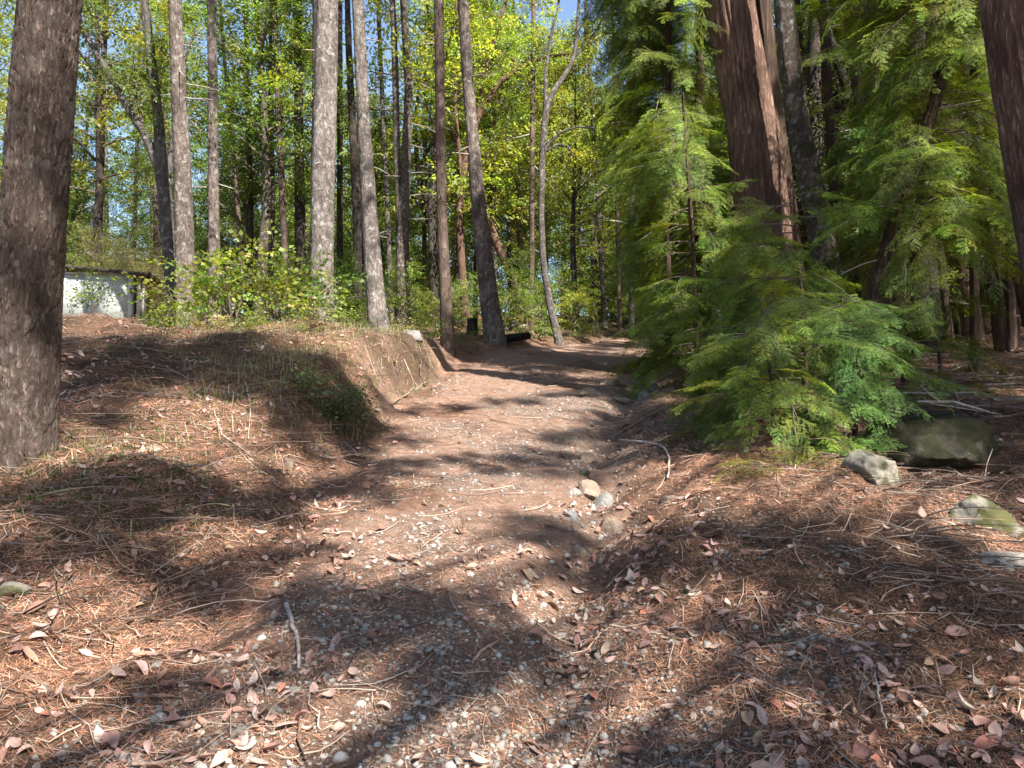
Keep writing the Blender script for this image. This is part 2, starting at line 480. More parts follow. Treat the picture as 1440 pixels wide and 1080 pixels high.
# ------------------------------------------------------------------ terrain
def base_z(y):
    return np.interp(y, [-80, 0, 24, 60, 400], [-8.0, 0.0, 3.84, 8.4, 40.0])
def x_left(y):
    return np.interp(y, [-80, 2, 3.6, 6, 9, 12, 15, 18, 20, 22.5, 25, 30, 45, 60], [-1.7, -1.65, -1.5, -1.35, -1.45, -1.5, -1.2, -0.7, 0.2, 2.0, 3.5, 5.8, 13, 22])
def x_gully(y):
    return np.interp(y, [-80, 2.4, 3.6, 5, 6, 7.4, 9.5, 12.6, 18, 23, 25, 30, 45, 60], [0.0, 0.2, 0.28, 0.5, 0.7, 0.85, 1.3, 2.1, 3.4, 5.0, 5.9, 8.6, 16.5, 26])
def ground_z(x, y, fine=True):
    x = np.asarray(x, float); y = np.asarray(y, float)
    wob = 0.16 * fbm(x * 0.2 + 3, y * 0.9, octaves=3, seed=3)
    Lx, Gx = x_left(y) + wob, x_gully(y) + 0.12 * fbm(x * 0.1, y * 1.1, octaves=3, seed=8)
    z = base_z(y)
    d = Lx - x
    hb = np.interp(y, [-5, 2, 3.6, 5.5, 7.5, 9, 12, 14, 17, 20, 26], [0.1, 0.16, 0.24, 0.36, 0.60, 0.80, 0.92, 0.78, 0.42, 0.22, 0.15])
    wb = np.interp(y, [-5, 3, 5.5, 8, 10, 12, 14, 17, 22], [1.6, 1.5, 1.4, 1.05, 0.7, 0.5, 0.45, 0.8, 1.4])
    z = z + hb * sstep(0, 1, d / wb) + 0.03 * np.clip(d - wb, 0, 20)
    e = x - Gx
    gd = np.interp(y, [2, 3.5, 5, 8, 12, 20, 28], [0.07, 0.11, 0.16, 0.17, 0.14, 0.1, 0.03])
    z = z - gd * np.exp(-(e / 0.26) ** 2)
    z = z + np.interp(y, [2, 4, 8, 14, 25], [0.03, 0.08, 0.16, 0.22, 0.15]) * sstep(0.1, 1.3, e) + 0.03 * np.clip(e - 1, 0, 30)
    road = sstep(-0.15, 0.35, -d) * sstep(-0.15, 0.35, -e)
    off = 1 - road
    z = z + off * (0.10 * fbm(x * 0.45, y * 0.45, octaves=3, seed=21) + 0.16 * sstep(0.3, 1.0, d) * sstep(6, 9, y) * fbm(x * 0.9, y * 0.9, octaves=3, seed=25)) + road * 0.035 * fbm(x * 0.8, y * 0.5, octaves=2, seed=31)
    if fine:
        z = z + (0.03 + 0.11 * off) * fbm(x * 2.2, y * 2.2, octaves=4, seed=41) + (0.020 + 0.016 * off) * fbm(x * 9, y * 9, octaves=3, seed=51)
    return z

def zone(x, y):
    """Masks R bare road soil, G gravel, B dark duff."""
    wob = 0.16 * fbm(x * 0.2 + 3, y * 0.9, octaves=3, seed=3)
    Lx, Gx = x_left(y) + wob, x_gully(y) + 0.12 * fbm(x * 0.1, y * 1.1, octaves=3, seed=8)
    e1 = x - Lx; e2 = Gx - x
    n = fbm(x * 1.3, y * 0.8, octaves=4, seed=61)
    road = sstep(-0.35, 0.5, e1 + 0.5 * n) * sstep(-0.7, 0.35, e2 + 0.6 * n)
    near = sstep(3.2, 5.0, y)
    soil = road * (0.45 + 0.4 * near) * sstep(-0.35, 0.3, n + 0.3)
    bank = sstep(9.0, 10.5, y) * sstep(18, 15.5, y) * sstep(-0.75, -0.35, e1) * sstep(0.15, -0.1, e1)
    soil = np.clip(soil + bank * 0.9, 0, 1)
    g = fbm(x * 1.1 + 7, y * 0.9, octaves=4, seed=71)
    gr = sstep(0.0, 0.42, g + 0.35 * fbm(x * 4, y * 4, octaves=2, seed=77)) * sstep(-0.1, 0.4, e1) * sstep(-1.9, -0.6, e2)
    for sx, sy, sr in GRAVEL_SPOTS:
        gr = np.maximum(gr, 0.95 * np.exp(-(((x - sx) / sr) ** 2 + ((y - sy) / (sr * 1.5)) ** 2)) * sstep(-0.5, 0.1, g + 0.5 * fbm(x * 4, y * 4, octaves=2, seed=78)))
    gul = np.exp(-(e2 / 0.45) ** 2) * 0.8
    grav = np.clip(np.maximum(gr * 0.85, 0.7 * gul * sstep(-0.3, 0.3, g + 0.2)), 0, 1) * sstep(30, 18, y)
    grav = np.clip(grav + 0.5 * bank * sstep(-0.1, 0.4, g), 0, 1)
    dn = fbm(x * 0.5, y * 0.5, octaves=4, seed=81)
    duff = np.clip(sstep(-0.1, 0.45, dn) * (1 - road) * 0.75 + (1 - road) * sstep(-3.2, -5, x) * sstep(6, 9, y) * 0.5, 0, 1)
    return soil, grav, duff, road

def px_dir(u, v):
    dx = (u - 720) / PX; dz = (540 - v) / PX
    c, s = math.cos(PITCH), math.sin(PITCH)
    return np.array((dx, c - s * dz, s + c * dz))

def px_at(u, v, y):
    d = px_dir(u, v)
    return CAM + d * (y / d[1])

def hit(u, v, ymax=90):
    d = px_dir(u, v)
    ys = np.geomspace(1.8, ymax, 1400)
    P = CAM + np.outer(ys / d[1], d)
    g = ground_z(P[:, 0], P[:, 1])
    k = np.argmax(P[:, 2] < g)
    if P[k, 2] >= g[k]: k = len(ys) - 1
    return np.array((P[k, 0], P[k, 1], g[k]))

GRAVEL_SPOTS = [(*hit(u, v)[:2], r) for u, v, r in ((930, 1010, .30), (600, 745, .32), (500, 705, .25), (1035, 745, .28), (620, 905, .30), (885, 850, .28), (560, 1040, .26), (690, 790, .3), (800, 1000, .25), (660, 690, .3), (640, 600, .4), (780, 600, .4), (1000, 780, .25), (760, 560, .5), (1090, 900, .15))]
def sinh_axis(t0, t1, n, a, c):
    return c + a * np.sinh(np.linspace(t0, t1, n))

gx = sinh_axis(-5.7, 5.7, 450, 0.95, 0.4)
gy = sinh_axis(-4.2, 5.9, 580, 1.7, 3.2)
GX, GY = np.meshgrid(gx, gy)
GZ = ground_z(GX, GY)
soil_m, grav_m, duff_m, road_m = zone(GX, GY)
GV = np.stack([GX, GY, GZ], -1).reshape(-1, 3)
ii, jj = np.meshgrid(np.arange(len(gx) - 1), np.arange(len(gy) - 1))
q = (jj * len(gx) + ii)
GF = np.stack([q, q + 1, q + len(gx) + 1, q + len(gx)], -1).reshape(-1, 4)
rm = road_m.ravel()[GF].mean(1) > 0.5
rm &= GV[GF[:, 0], 1] < 60
mask = np.stack([soil_m, grav_m, duff_m], -1).reshape(-1, 3)
def subsheet(name, sel):
    F = GF[sel]
    used, inv = np.unique(F, return_inverse=True)
    return mesh(name, GV[used], inv.reshape(-1, 4), M['ground'], smooth=True, point_mask=mask[used])
ground = link('ground', subsheet('ground', ~rm), label='forest floor of needles and leaf litter rising in a bank beside the track', kind='structure')
road = link('dirt_road', subsheet('dirt_road', rm), label='rutted dirt and gravel track climbing into the woods', kind='structure')

MARKS = [(50, 'the thick fir'), (130, 'the white trailer'), (245, 'the forked madrone'), (300, 'the slender pale fir'), (380, 'the leafy shrubs'), (455, 'the stout pale fir'), (537, 'the flaring fir'),
         (568, 'the double-stemmed fir'), (630, 'the thin red fir'), (697, 'the leaning fir'), (780, 'the crooked forked tree'), (860, 'the bend of the track'), (940, 'the hanging boughs'), (1050, 'the huge fluted redwood'),
         (1150, 'the mottled trunk'), (1215, 'the split leaning trunk'), (1300, 'the mossy boulder'), (1420, 'the shaggy redwood')]
def where(x, y, near, far):
    u = 720 + PX * x / y
    k = min(MARKS, key=lambda m: abs(m[0] - u))
    side = 'straight behind' if abs(u - k[0]) < 14 else ('just left of' if u < k[0] else 'just right of')
    return ('near' if y < near else 'mid-distance' if y < far else 'far'), side + ' ' + k[1]

# ------------------------------------------------------------------ trunks
def bark_fir(amp, cw=0.05, chh=0.15, seed=0):
    def f(TH, S, rr):
        r0 = float(rr[len(rr) // 3].mean())
        period = max(5, int(round(2 * math.pi * r0 / cw)))
        w = 0.35 * fbm(np.cos(TH) * 3, np.sin(TH) * 3, S * 4, 3, seed)
        f1, e = cells(TH / (2 * math.pi) * period + w, S / chh + w, period, seed)
        f1b, eb = cells(TH / (2 * math.pi) * period * 2 + w, S / chh * 2.3, period * 2, seed + 4)
        low = fbm(np.cos(TH) * 1.2, np.sin(TH) * 1.2, S * 0.6, 3, seed + 2)
        return amp * (sstep(0.02, 0.4, e) - 0.6 + 0.4 * sstep(0.0, 0.3, eb)) + rr * 0.05 * low + amp * 0.7 * fbm(np.cos(TH) * 14 * r0 * 3, np.sin(TH) * 14 * r0 * 3, S * 12, 3, seed + 5)
    return f

def bark_plate(amp, cw, chh, seed=0):
    def f(TH, S, rr):
        r0 = float(rr[len(rr) // 3].mean())
        period = max(5, int(round(2 * math.pi * r0 / cw)))
        w = 0.55 * fbm(np.cos(TH) * 3, np.sin(TH) * 3, S * 3, 4, seed)
        f1, e = cells(TH / (2 * math.pi) * period + w, S / chh + 1.3 * w, period, seed)
        w2 = 0.5 * fbm(np.cos(TH) * 8, np.sin(TH) * 8, S * 9, 3, seed + 1)
        f1b, eb = cells(TH / (2 * math.pi) * period * 2 + w2, S / chh * 2.6 + w2, period * 2, seed + 4)
        low = fbm(np.cos(TH) * 1.2, np.sin(TH) * 1.2, S * 0.6, 3, seed + 2)
        lift = fbm(np.cos(TH) * 5, np.sin(TH) * 5, S * 5, 2, seed + 8)
        return amp * (sstep(0.0, 0.16, e) - 0.7 + (0.35 + 0.3 * lift) * sstep(0.0, 0.14, eb) + 0.35 * lift) + rr * 0.05 * low + amp * 0.35 * fbm(np.cos(TH) * 20, np.sin(TH) * 20, S * 40, 3, seed + 5)
    return f

def bark_redwood(amp, seed=0, k=9):
    def f(TH, S, rr):
        low = fbm(np.cos(TH) * 1.3, np.sin(TH) * 1.3, S * 0.25, 3, seed)
        w = 0.15 * fbm(np.cos(TH) * 2, np.sin(TH) * 2, S * 0.8, 3, seed + 1)
        a = np.abs(vnoise(np.cos(TH + w) * k, np.sin(TH + w) * k, S * 0.55, seed + 2))
        b = np.abs(vnoise(np.cos(TH + w) * k * 2.3, np.sin(TH + w) * k * 2.3, S * 1.3, seed + 3))
        return rr * 0.10 * low + amp * (sstep(0, 0.5, a) - 0.6 + 0.5 * sstep(0, 0.4, b)) + 0.3 * amp * fbm(np.cos(TH) * k * 4, np.sin(TH) * k * 4, S * 6, 2, seed + 5)
    return f

def bark_plain(amp, seed=0):
    def f(TH, S, rr):
        return rr * 0.10 * fbm(np.cos(TH) * 1.2, np.sin(TH) * 1.2, S * 0.7, 3, seed) + amp * fbm(np.cos(TH) * 4, np.sin(TH) * 4, S * 5, 3, seed + 3)
    return f

def stem_points(spec, depth, top=None, lean=None, dig=0.35):
    """Pixel polyline (u, v, width px) standing at distance depth -> points and radii; carried on to height top."""
    P = np.array([px_at(u, v, depth) for u, v, w in spec])
    r = np.array([w / PX * depth / 2 for u, v, w in spec])
    if dig:
        g = float(ground_z(P[0, 0], depth))
        down = nrm(P[0] - P[1])
        if down[2] > -0.2: down = np.array((0, 0, -1.0))
        k = (P[0, 2] - (g - dig)) / -down[2]
        if k > 0.02:
            P = np.vstack([P[0] + down * k, P]); r = np.concatenate([[r[0] * (1.06 + 0.10 * min(k, 1.5))], r])
    if top is not None and top > P[-1, 2]:
        d = nrm(P[-1] - P[-2]); d = nrm(d + np.array((0, 0, 0.8)))
        n = 5
        ext = [P[-1] + d * (top - P[-1, 2]) / d[2] * (i / n) for i in range(1, n + 1)]
        P = np.vstack([P, ext]); r = np.concatenate([r, r[-1] * np.linspace(0.86, 0.12, n)])
    return P, r

def trunk_mesh(name, P, r, mat, sides, ring, disp, flare=0.0, flare_h=0.6, zfine=1e9):
    n = max(6, int(np.linalg.norm(np.diff(P, axis=0), axis=1).sum() / ring))
    Q, rr = resample(P, n, r)
    keep = (Q[:, 2] < zfine) | (np.arange(n) % max(1, int(0.8 / ring)) == 0); keep[-1] = True
    Q, rr = Q[keep], rr[keep]
    if flare:
        h = Q[:, 2] - Q[0, 2]
        rr = rr * (1 + flare * np.exp(-h / flare_h))
    V, F, F3 = tube(Q, rr, sides, True, disp)
    o = Q[0].copy()
    return mesh(name, V - o, [F, F3], mat, smooth=True), o, Q, rr

# ------------------------------------------------------------------ foliage templates
def leaf_quad(L=1.0, W=0.55, fold=0.1):
    return np.array([(0, 0, 0), (0.45 * L, -0.5 * W, fold * W), (L, 0, -0.06 * L), (0.45 * L, 0.5 * W, fold * W)])

def leaf_spray(seed, n=22, length=0.7, leaf=0.115, width=0.55, spread=0.5, droop=0.15):
    """A leafy twig along +X: leaves alternate to both sides in a loose plane."""
    g = np.random.default_rng(seed)
    Q = []
    lq = leaf_quad(1.0, width)
    for i in range(n):
        s = (i + 0.5) / n
        side = 1 if i % 2 else -1
        p = np.array((s * length, side * abs(g.normal(0, 0.10)) * spread * (1.1 - s) * 2, -droop * s * s * length + g.normal(0, 0.035)))
        yaw = side * R(g.uniform(20, 75)) * (1.1 - 0.6 * s)
        pit = R(g.normal(-12, 26)); rol = R(g.normal(0, 35))
        Rm = np.array(Matrix.Rotation(yaw, 3, 'Z') @ Matrix.Rotation(-pit, 3, 'Y') @ Matrix.Rotation(rol, 3, 'X'))
        Q.append((lq * leaf * g.uniform(0.7, 1.25)) @ Rm.T + p)
    Q = np.array(Q)
    c = np.clip(g.normal(1, 0.16, (n, 1)), 0.6, 1.5) * np.ones((n, 3))
    c[:, 0] *= g.normal(1, 0.10, n)
    # the twig itself: a thin strip
    tw = np.array([[(0, -0.004, 0), (length, -0.001, -droop * length), (length, 0.001, -droop * length), (0, 0.004, 0)]])
    return np.concatenate([Q, tw]), np.concatenate([c, [[0.5, 0.4, 0.4]]])

def conifer_spray(seed, length=1.0, nsec=20, gap=0.018, leaf=0.03, wid=0.008, sec=0.34, droop=0.28, lang=48, lel=0.3, sdr=(0.1, 0.6)):
    """A flat conifer spray along +X: side twigs in a plane, each with two ranks of narrow leaves."""
    g = np.random.default_rng(seed)
    Q, C = [], []
    def strip(a, b, w, c):
        d = nrm(b - a); s = np.array((-d[1], d[0], 0)) * w
        Q.append([a - s, b - 0.3 * s, b + 0.3 * s, a + s]); C.append(c)
    brown = (0.8, 0.45, 0.6)
    sag = g.uniform(0.6, 1.3) * droop
    def axis(s):
        return np.array((s * length, 0.04 * length * math.sin(3 * s + seed), -sag * s * s * length))
    for i in range(6):
        strip(axis(i / 6), axis((i + 1) / 6), 0.005 * length * (1 - 0.12 * i), brown)
    for i in range(nsec):
        s = 0.06 + 0.93 * (i + g.uniform(-0.3, 0.3)) / nsec
        side = 1 if i % 2 else -1
        ls = (sec * (1 - s) ** 0.75 + 0.07) * length * g.uniform(0.65, 1.2)
        a0 = axis(max(s, 0.02))
        ang = side * R(62 - 30 * s + g.normal(0, 8))
        dr = g.uniform(*sdr)
        npos = max(3, int(ls / gap))
        bend = g.normal(0, 0.25)
        tt = (np.arange(npos) + 0.5) / npos
        aa = ang + bend * tt
        pts = a0 + np.stack([ls * tt * np.cos(aa), ls * tt * np.sin(aa), -dr * ls * tt * tt - 0.1 * ls * tt], 1)
        strip(a0, pts[npos // 2], 0.0028 * length, brown); strip(pts[npos // 2], pts[-1], 0.0018 * length, (0.7, 0.6, 0.6))
        tint = g.normal(1, 0.12)
        tip = 1 + 0.25 * tt
        for sd in (-1, 1):
            da = aa + sd * R(lang) + g.normal(0, 0.14, npos)
            el = g.normal(0.03, lel, npos)
            ll = leaf * (1.1 - 0.6 * np.abs(tt - 0.45)) * g.uniform(0.75, 1.2, npos)
            D = np.stack([np.cos(da) * np.cos(el), np.sin(da) * np.cos(el), np.sin(el)], 1)
            S = nrm(np.stack([-D[:, 1], D[:, 0], g.normal(0, 0.4, npos)], 1)) * wid * 0.5
            A = pts; B = pts + D * ll[:, None]; Mid = pts + D * ll[:, None] * 0.45
            Q.extend(np.stack([A, Mid - S, B, Mid + S], 1)); 
            C.extend(np.stack([tint * tip, tint * tip, tint * np.ones(npos)], 1))
    return np.array(Q), np.array(C)

LEAF_T = [leaf_spray(s, 32, 0.75, 0.088, 0.55, 0.65) for s in range(100, 106)]
NEED_FINE = [conifer_spray(s, 1.0, 12, 0.024, 0.055, 0.017, 0.42, 0.12, 66, 0.14, (0.02, 0.28)) for s in range(200, 205)]
NEED_FAR = [conifer_spray(s, 1.0, 11, 0.07, 0.11, 0.035, 0.42) for s in range(240, 244)]

def scatter(bag, temps, pos, fwd, scale, base, seed, rollj=0.35, bright=0.2, mi=0):
    g = np.random.default_rng(seed)
    which = g.integers(0, len(temps), len(pos))
    for k, (T, C) in enumerate(temps):
        s = which == k
        m = int(s.sum())
        if not m: continue
        Q = place(T, pos[s], fwd[s], g.normal(0, rollj, m), scale[s])
        tint = np.clip(g.normal(1, bright, (m, 1)), 0.5, 1.7) * np.ones((m, 3))
        tint[:, 0] *= np.clip(g.normal(1, 0.12, m), 0.7, 1.4)
        cc = (tint[:, None] * C[None]).reshape(-1, 3) * np.asarray(base)
        bag.quads(Q, cc, mi)

# greens (base colours)
G_LIGHT = (0.165, 0.220, 0.036)
G_YELLOW = (0.215, 0.250, 0.036)
G_MID = (0.125, 0.180, 0.034)
G_DEEP = (0.040, 0.070, 0.020)
G_NEEDLE = (0.072, 0.098, 0.014)
G_NEEDLE_FAR = (0.060, 0.090, 0.020)
G_OLIVE = (0.21, 0.195, 0.085)

def broadleaf_crown(seed, H, cb, Rad, nl, per, base, sc=1.0, temps=LEAF_T, low=0.0):
    """Limbs from the stem axis, each with side branches that carry leafy twigs in loose layers."""
    g = np.random.default_rng(seed)
    bag = Bag(); pos, fwd, scl = [], [], []
    for i in range(nl):
        f = (i + 0.5) / nl
        z0 = cb + (H - cb) * f * 0.92
        az = i * 2.4 + g.normal(0, 0.4)
        prof = (math.sin(math.pi * min(1, 0.18 + 0.8 * f)) ** 0.7)
        Ln = Rad * prof * g.uniform(0.6, 1.15)
        el = g.uniform(0.1, 0.8) + 0.5 * f
        d = np.array((math.cos(az) * math.cos(el), math.sin(az) * math.cos(el), math.sin(el)))
        t = np.linspace(0, 1, 7)[:, None]
        P = np.array((0, 0, z0)) + d * Ln * t + np.array((0, 0, -0.22 * Ln)) * t ** 2 + np.cumsum(g.normal(0, 0.03 * Ln, (7, 3)), 0) * t
        bag.tube(P, np.linspace(0.035, 0.008, 7) * (0.5 + Ln / 4), 4)
        for k in range(per):
            s = g.uniform(0.22, 1.0)
            p = np.array([np.interp(s * 6, np.arange(7), P[:, a]) for a in range(3)])
            off = nrm(np.array((g.normal(0, 1), g.normal(0, 1), g.normal(0, 0.35))) + d * 0.7)
            l2 = g.uniform(0.15, 0.75) * (0.4 + Ln * 0.22)
            p2 = p + off * l2
            if k % 3 == 0: bag.tube(np.array([p, (p + p2) / 2 + g.normal(0, 0.04, 3), p2]), [0.012, 0.008, 0.004], 3)
            for j in range(2):
                dd = nrm(off + g.normal(0, 0.5, 3) * (1, 1, 0.45) + (0, 0, -0.12))
                pos.append(p2 + g.normal(0, 0.10, 3)); fwd.append(dd); scl.append(sc * g.uniform(0.75, 1.3))
    scatter(bag, temps, np.array(pos), np.array(fwd), np.array(scl), base, seed + 1, 0.5)
    return bag.mesh('crown', [M['leaf'], M['twig']])

def conifer_crown(seed, H, cb, Rad, nb, base, temps=NEED_FAR, sc=1.3, droop=0.35, taper=0.85, dens=3.2):
    g = np.random.default_rng(seed)
    bag = Bag(); pos, fwd, scl = [], [], []
    for i in range(nb):
        f = ((i + g.uniform(0, 1)) / nb)
        z0 = cb + (H - cb) * f
        az = g.uniform(0, 2 * math.pi)
        Ln = Rad * (1 - taper * f) * g.uniform(0.55, 1.1) * min(1.0, 0.6 + 3 * f)
        el = g.uniform(-0.35, 0.2) + 0.35 * f
        d = np.array((math.cos(az) * math.cos(el), math.sin(az) * math.cos(el), math.sin(el)))
        t = np.linspace(0, 1, 6)[:, None]
        P = np.array((0, 0, z0)) + d * Ln * t + np.array((0, 0, -droop * Ln)) * t ** 2
        bag.tube(P, np.linspace(0.024, 0.006, 6) * (0.5 + Ln / 3), 3)
        n = max(2, int(Ln * dens))
        for k in range(n):
            s = (k + 0.6) / n
            p = np.array([np.interp(s * 5, np.arange(6), P[:, a]) for a in range(3)])
            tan = nrm(d + np.array((0, 0, -2 * droop * s)))
            side = np.cross(tan, (0, 0, 1.0)) * (1 if k % 2 else -1)
            w = g.uniform(0.3, 1.1) if s < 0.9 else 0.1
            dd = nrm(tan + side * w + (0, 0, g.uniform(-0.45, 0.05)))
            pos.append(p); fwd.append(dd); scl.append(sc * g.uniform(0.6, 1.1) * min(1, 0.45 + Ln * 0.25))
    scatter(bag, temps, np.array(pos), np.array(fwd), np.array(scl), base, seed + 1, 0.3)
    return bag.mesh('crown', [M['needle'], M['twig']])

# ------------------------------------------------------------------ standing trees one can tell apart
def dead_limbs(root, o, Q, rr, n, z0, z1, seed, mat, length=(0.3, 1.1)):
    g = np.random.default_rng(seed)
    for i in range(n):
        z = g.uniform(z0, z1)
        k = int(np.argmin(np.abs(Q[:, 2] - (Q[0, 2] + z))))
        az = g.uniform(0, 2 * math.pi)
        L = g.uniform(*length)
        d = np.array((math.cos(az), math.sin(az), g.uniform(-0.5, 0.15)))
        t = np.linspace(0, 1, 6)[:, None]
        P = d * L * t + np.array((0, 0, g.uniform(-0.3, 0.1) * L)) * t ** 2 + np.cumsum(g.normal(0, 0.02 * L, (6, 3)), 0) * t + d * rr[k] * 0.7
        b = Bag(); b.tube(P, np.linspace(0.016, 0.004, 6) * (0.5 + L * 0.7), 5)
        if L > 0.6:
            for _ in range(3):
                s = int(g.integers(2, 5)); d2 = nrm(d + g.normal(0, 0.7, 3)) * L * g.uniform(0.15, 0.4)
                b.tube(np.array([P[s], P[s] + d2 * 0.5 + g.normal(0, 0.02, 3), P[s] + d2]), [0.006, 0.004, 0.002], 4)
        link('dead_branch', b.mesh('dead_branch', [mat, mat], True), root, Q[k] - o)

def hero_tree(name, label, spec, depth, mat, top, sides=36, ring=0.10, disp=None, flare=0.25, flare_h=0.4, limbs=(), crown=None,
              dead=0, dead_range=(1.5, 8), dead_mat=None, group=None, seed=0, dead_len=(0.3, 1.1)):
    P, r = stem_points(spec, depth, top)
    me, o, Q, rr = trunk_mesh('trunk', P, r, M[mat], sides, ring, disp or bark_fir(0.012, 0.06, 0.18, seed), flare, flare_h, 1.8 + 0.57 * depth)
    root = link(name, None, None, o, label, 'tree', group)
    link('trunk', me, root)
    ends = []
    for lp in limbs:
        dl = lp[0] if not isinstance(lp[0], tuple) else depth
        pts = lp[1:] if not isinstance(lp[0], tuple) else lp
        LP, lr = stem_points(pts, depth, None, dig=0)
        if dl != depth:      # the limb leans to distance dl at its tip
            t = np.linspace(0, 1, len(LP))
            LP = np.array([px_at(u, v, depth + (dl - depth) * tt) for (u, v, w), tt in zip(pts, t)])
        Qn, rn = resample(LP, max(8, int(len(LP) * 5)), lr)
        V, F, F3 = tube(Qn, rn, 10, True, bark_plain(0.004, seed))
        link('limb', mesh('limb', V - o, [F, F3], M[mat], smooth=True), root)
        ends.append(Qn)
    if crown:
        cm, z = crown[:2]
        k = int(np.argmin(np.abs(Q[:, 2] - (Q[0, 2] + z))))
        c = link('crown', cm, root, (Q[k][0] - o[0], Q[k][1] - o[1], 0))
        c.rotation_euler.z = seed * 1.7
    if dead:
        dead_limbs(root, o, Q, rr, dead, dead_range[0], dead_range[1], seed + 40, dead_mat or M['grey_stick'], dead_len)
    return root, o, Q, rr, ends

HIGH_A = conifer_crown(301, 26, 13.5, 2.4, 28, G_NEEDLE_FAR, NEED_FAR, 1.6, 0.3)
HIGH_B = conifer_crown(302, 23, 12.5, 2.0, 24, G_NEEDLE_FAR, NEED_FAR, 1.5, 0.3)

def limb_foliage(root, o, curves, n, base, seed, sc=1.0, spread=0.5, start=0.3, temps=LEAF_T):
    g = np.random.default_rng(seed)
    pos, fwd, bag = [], [], Bag()
    for i in range(n):
        Q = curves[int(g.integers(0, len(curves)))]
        s = g.uniform(start, 1.0) * (len(Q) - 1)
        p = np.array([np.interp(s, np.arange(len(Q)), Q[:, a]) for a in range(3)])
        d = nrm(g.normal(0, 1, 3) * (1, 1, 0.45))
        e = p + d * abs(g.normal(0.2, spread))
        bag.tube(np.array([p, (p + e) / 2 + g.normal(0, 0.04, 3), e]) - o, [0.010, 0.007, 0.004], 3)
        for _ in range(2):
            pos.append(e - o); fwd.append(nrm(d + g.normal(0, 0.5, 3) * (1, 1, 0.5)))
    scatter(bag, temps, np.array(pos), np.array(fwd), g.uniform(0.7, 1.2, len(pos)) * sc, base, seed + 1, 0.5)
    link('crown', bag.mesh('crown', [M['leaf'], M['twig']]), root)

# the big fir close on the left
hero_tree('fir_tree', 'thick furrowed brown fir trunk standing close by, cut off by the left edge',
          [(26, 668, 90), (32, 560, 84), (45, 330, 81), (58, 160, 79), (70, 0, 78)], 5.5, 'fir_near', 24,
          sides=210, ring=0.015, disp=bark_plate(0.016, 0.038, 0.20, 2), flare=0.12, flare_h=0.25, crown=(HIGH_A, 13), seed=1)

# two-stemmed madrone behind the trailer
root, o, Q, rr, ends = hero_tree('madrone_tree', 'grey forked tree whose reddish limb leans far out to the left, beside the white trailer',
          [(246, 470, 24), (241, 380, 21), (233, 290, 19), (229, 248, 20), (222, 160, 13), (210, 60, 12), (203, 0, 11)], 17, 'grey_bark', 13,
          sides=24, disp=bark_plain(0.008, 5), flare=0.2, seed=2,
          limbs=[((230, 252, 15), (205, 192, 12), (170, 135, 10), (150, 100, 9), (115, 38, 7), (98, 5, 5), (85, -60, 3)),
                 ((236, 250, 9), (243, 205, 8), (245, 165, 6), (258, 90, 4), (275, 40, 2)),
                 ((150, 100, 5), (143, 60, 4), (133, 0, 3), (128, -60, 2)),
                 ((205, 192, 4), (190, 130, 3), (187, 80, 2))])
limb_foliage(root, o, ends, 110, G_MID, 402, 0.9, 0.45, 0.35)

hero_tree('fir_tree', 'straight grey fir rising just behind the forked madrone',
          [(262, 450, 27), (257, 250, 23), (250, 100, 19), (246, 0, 17)], 15.5, 'fir', 22, sides=44, ring=0.06, disp=bark_fir(0.012, 0.06, 0.16, 3), crown=(HIGH_B, 12), seed=3, dead=7, dead_range=(3, 8))
hero_tree('fir_tree', 'slender pale grey fir between the madrone pair and the leafy low shrubs',
          [(302, 440, 17), (300, 250, 14), (298, 0, 12)], 19, 'fir', 22, disp=bark_fir(0.010, 0.06, 0.16, 4), crown=(HIGH_B, 12), seed=4, dead=6, dead_range=(3, 9))
hero_tree('fir_tree', 'stout straight grey fir with pale sunlit bark behind the leafy shrubs on the bank',
          [(455, 488, 34), (452, 400, 31), (454, 250, 32), (459, 100, 31), (461, 0, 28)], 14, 'fir_pale', 25, sides=64, ring=0.045, disp=bark_fir(0.010, 0.05, 0.13, 5), crown=(HIGH_A, 13), seed=5, dead=6, dead_range=(2.5, 8), dead_len=(0.1, 0.35))
hero_tree('fir_tree', 'pale sunlit fir flaring wide at its foot on top of the cut bank',
          [(537, 488, 33), (529, 430, 26), (520, 310, 22), (512, 180, 18), (507, 80, 17), (503, 0, 16)], 15, 'fir_pale', 23, sides=56, ring=0.05, disp=bark_fir(0.008, 0.05, 0.12, 6), flare=0.3, flare_h=0.3, crown=(HIGH_B, 12), seed=6, dead=9, dead_range=(2.5, 8), dead_len=(0.15, 0.5))
hero_tree('fir_tree', 'thin reddish brown fir at the edge of the track',
          [(630, 492, 20), (626, 400, 16), (621, 300, 14), (617, 0, 13)], 17, 'fir_red', 20, disp=bark_fir(0.010, 0.06, 0.2, 7), flare=0.1, crown=(HIGH_B, 12.5), seed=7, dead=10, dead_range=(3, 9), dead_len=(0.2, 0.8))
hero_tree('fir_tree', 'leaning fir, dark shaded foot and pale upper trunk, beside the fallen log',
          [(697, 484, 30), (688, 420, 26), (674, 300, 21), (665, 200, 17), (657, 100, 16), (651, 0, 15)], 20, 'fir', 24, sides=50, ring=0.06, disp=bark_fir(0.014, 0.07, 0.2, 8), flare=0.25, crown=(HIGH_A, 13), seed=8, dead=8, dead_range=(3, 9), dead_len=(0.2, 0.9))
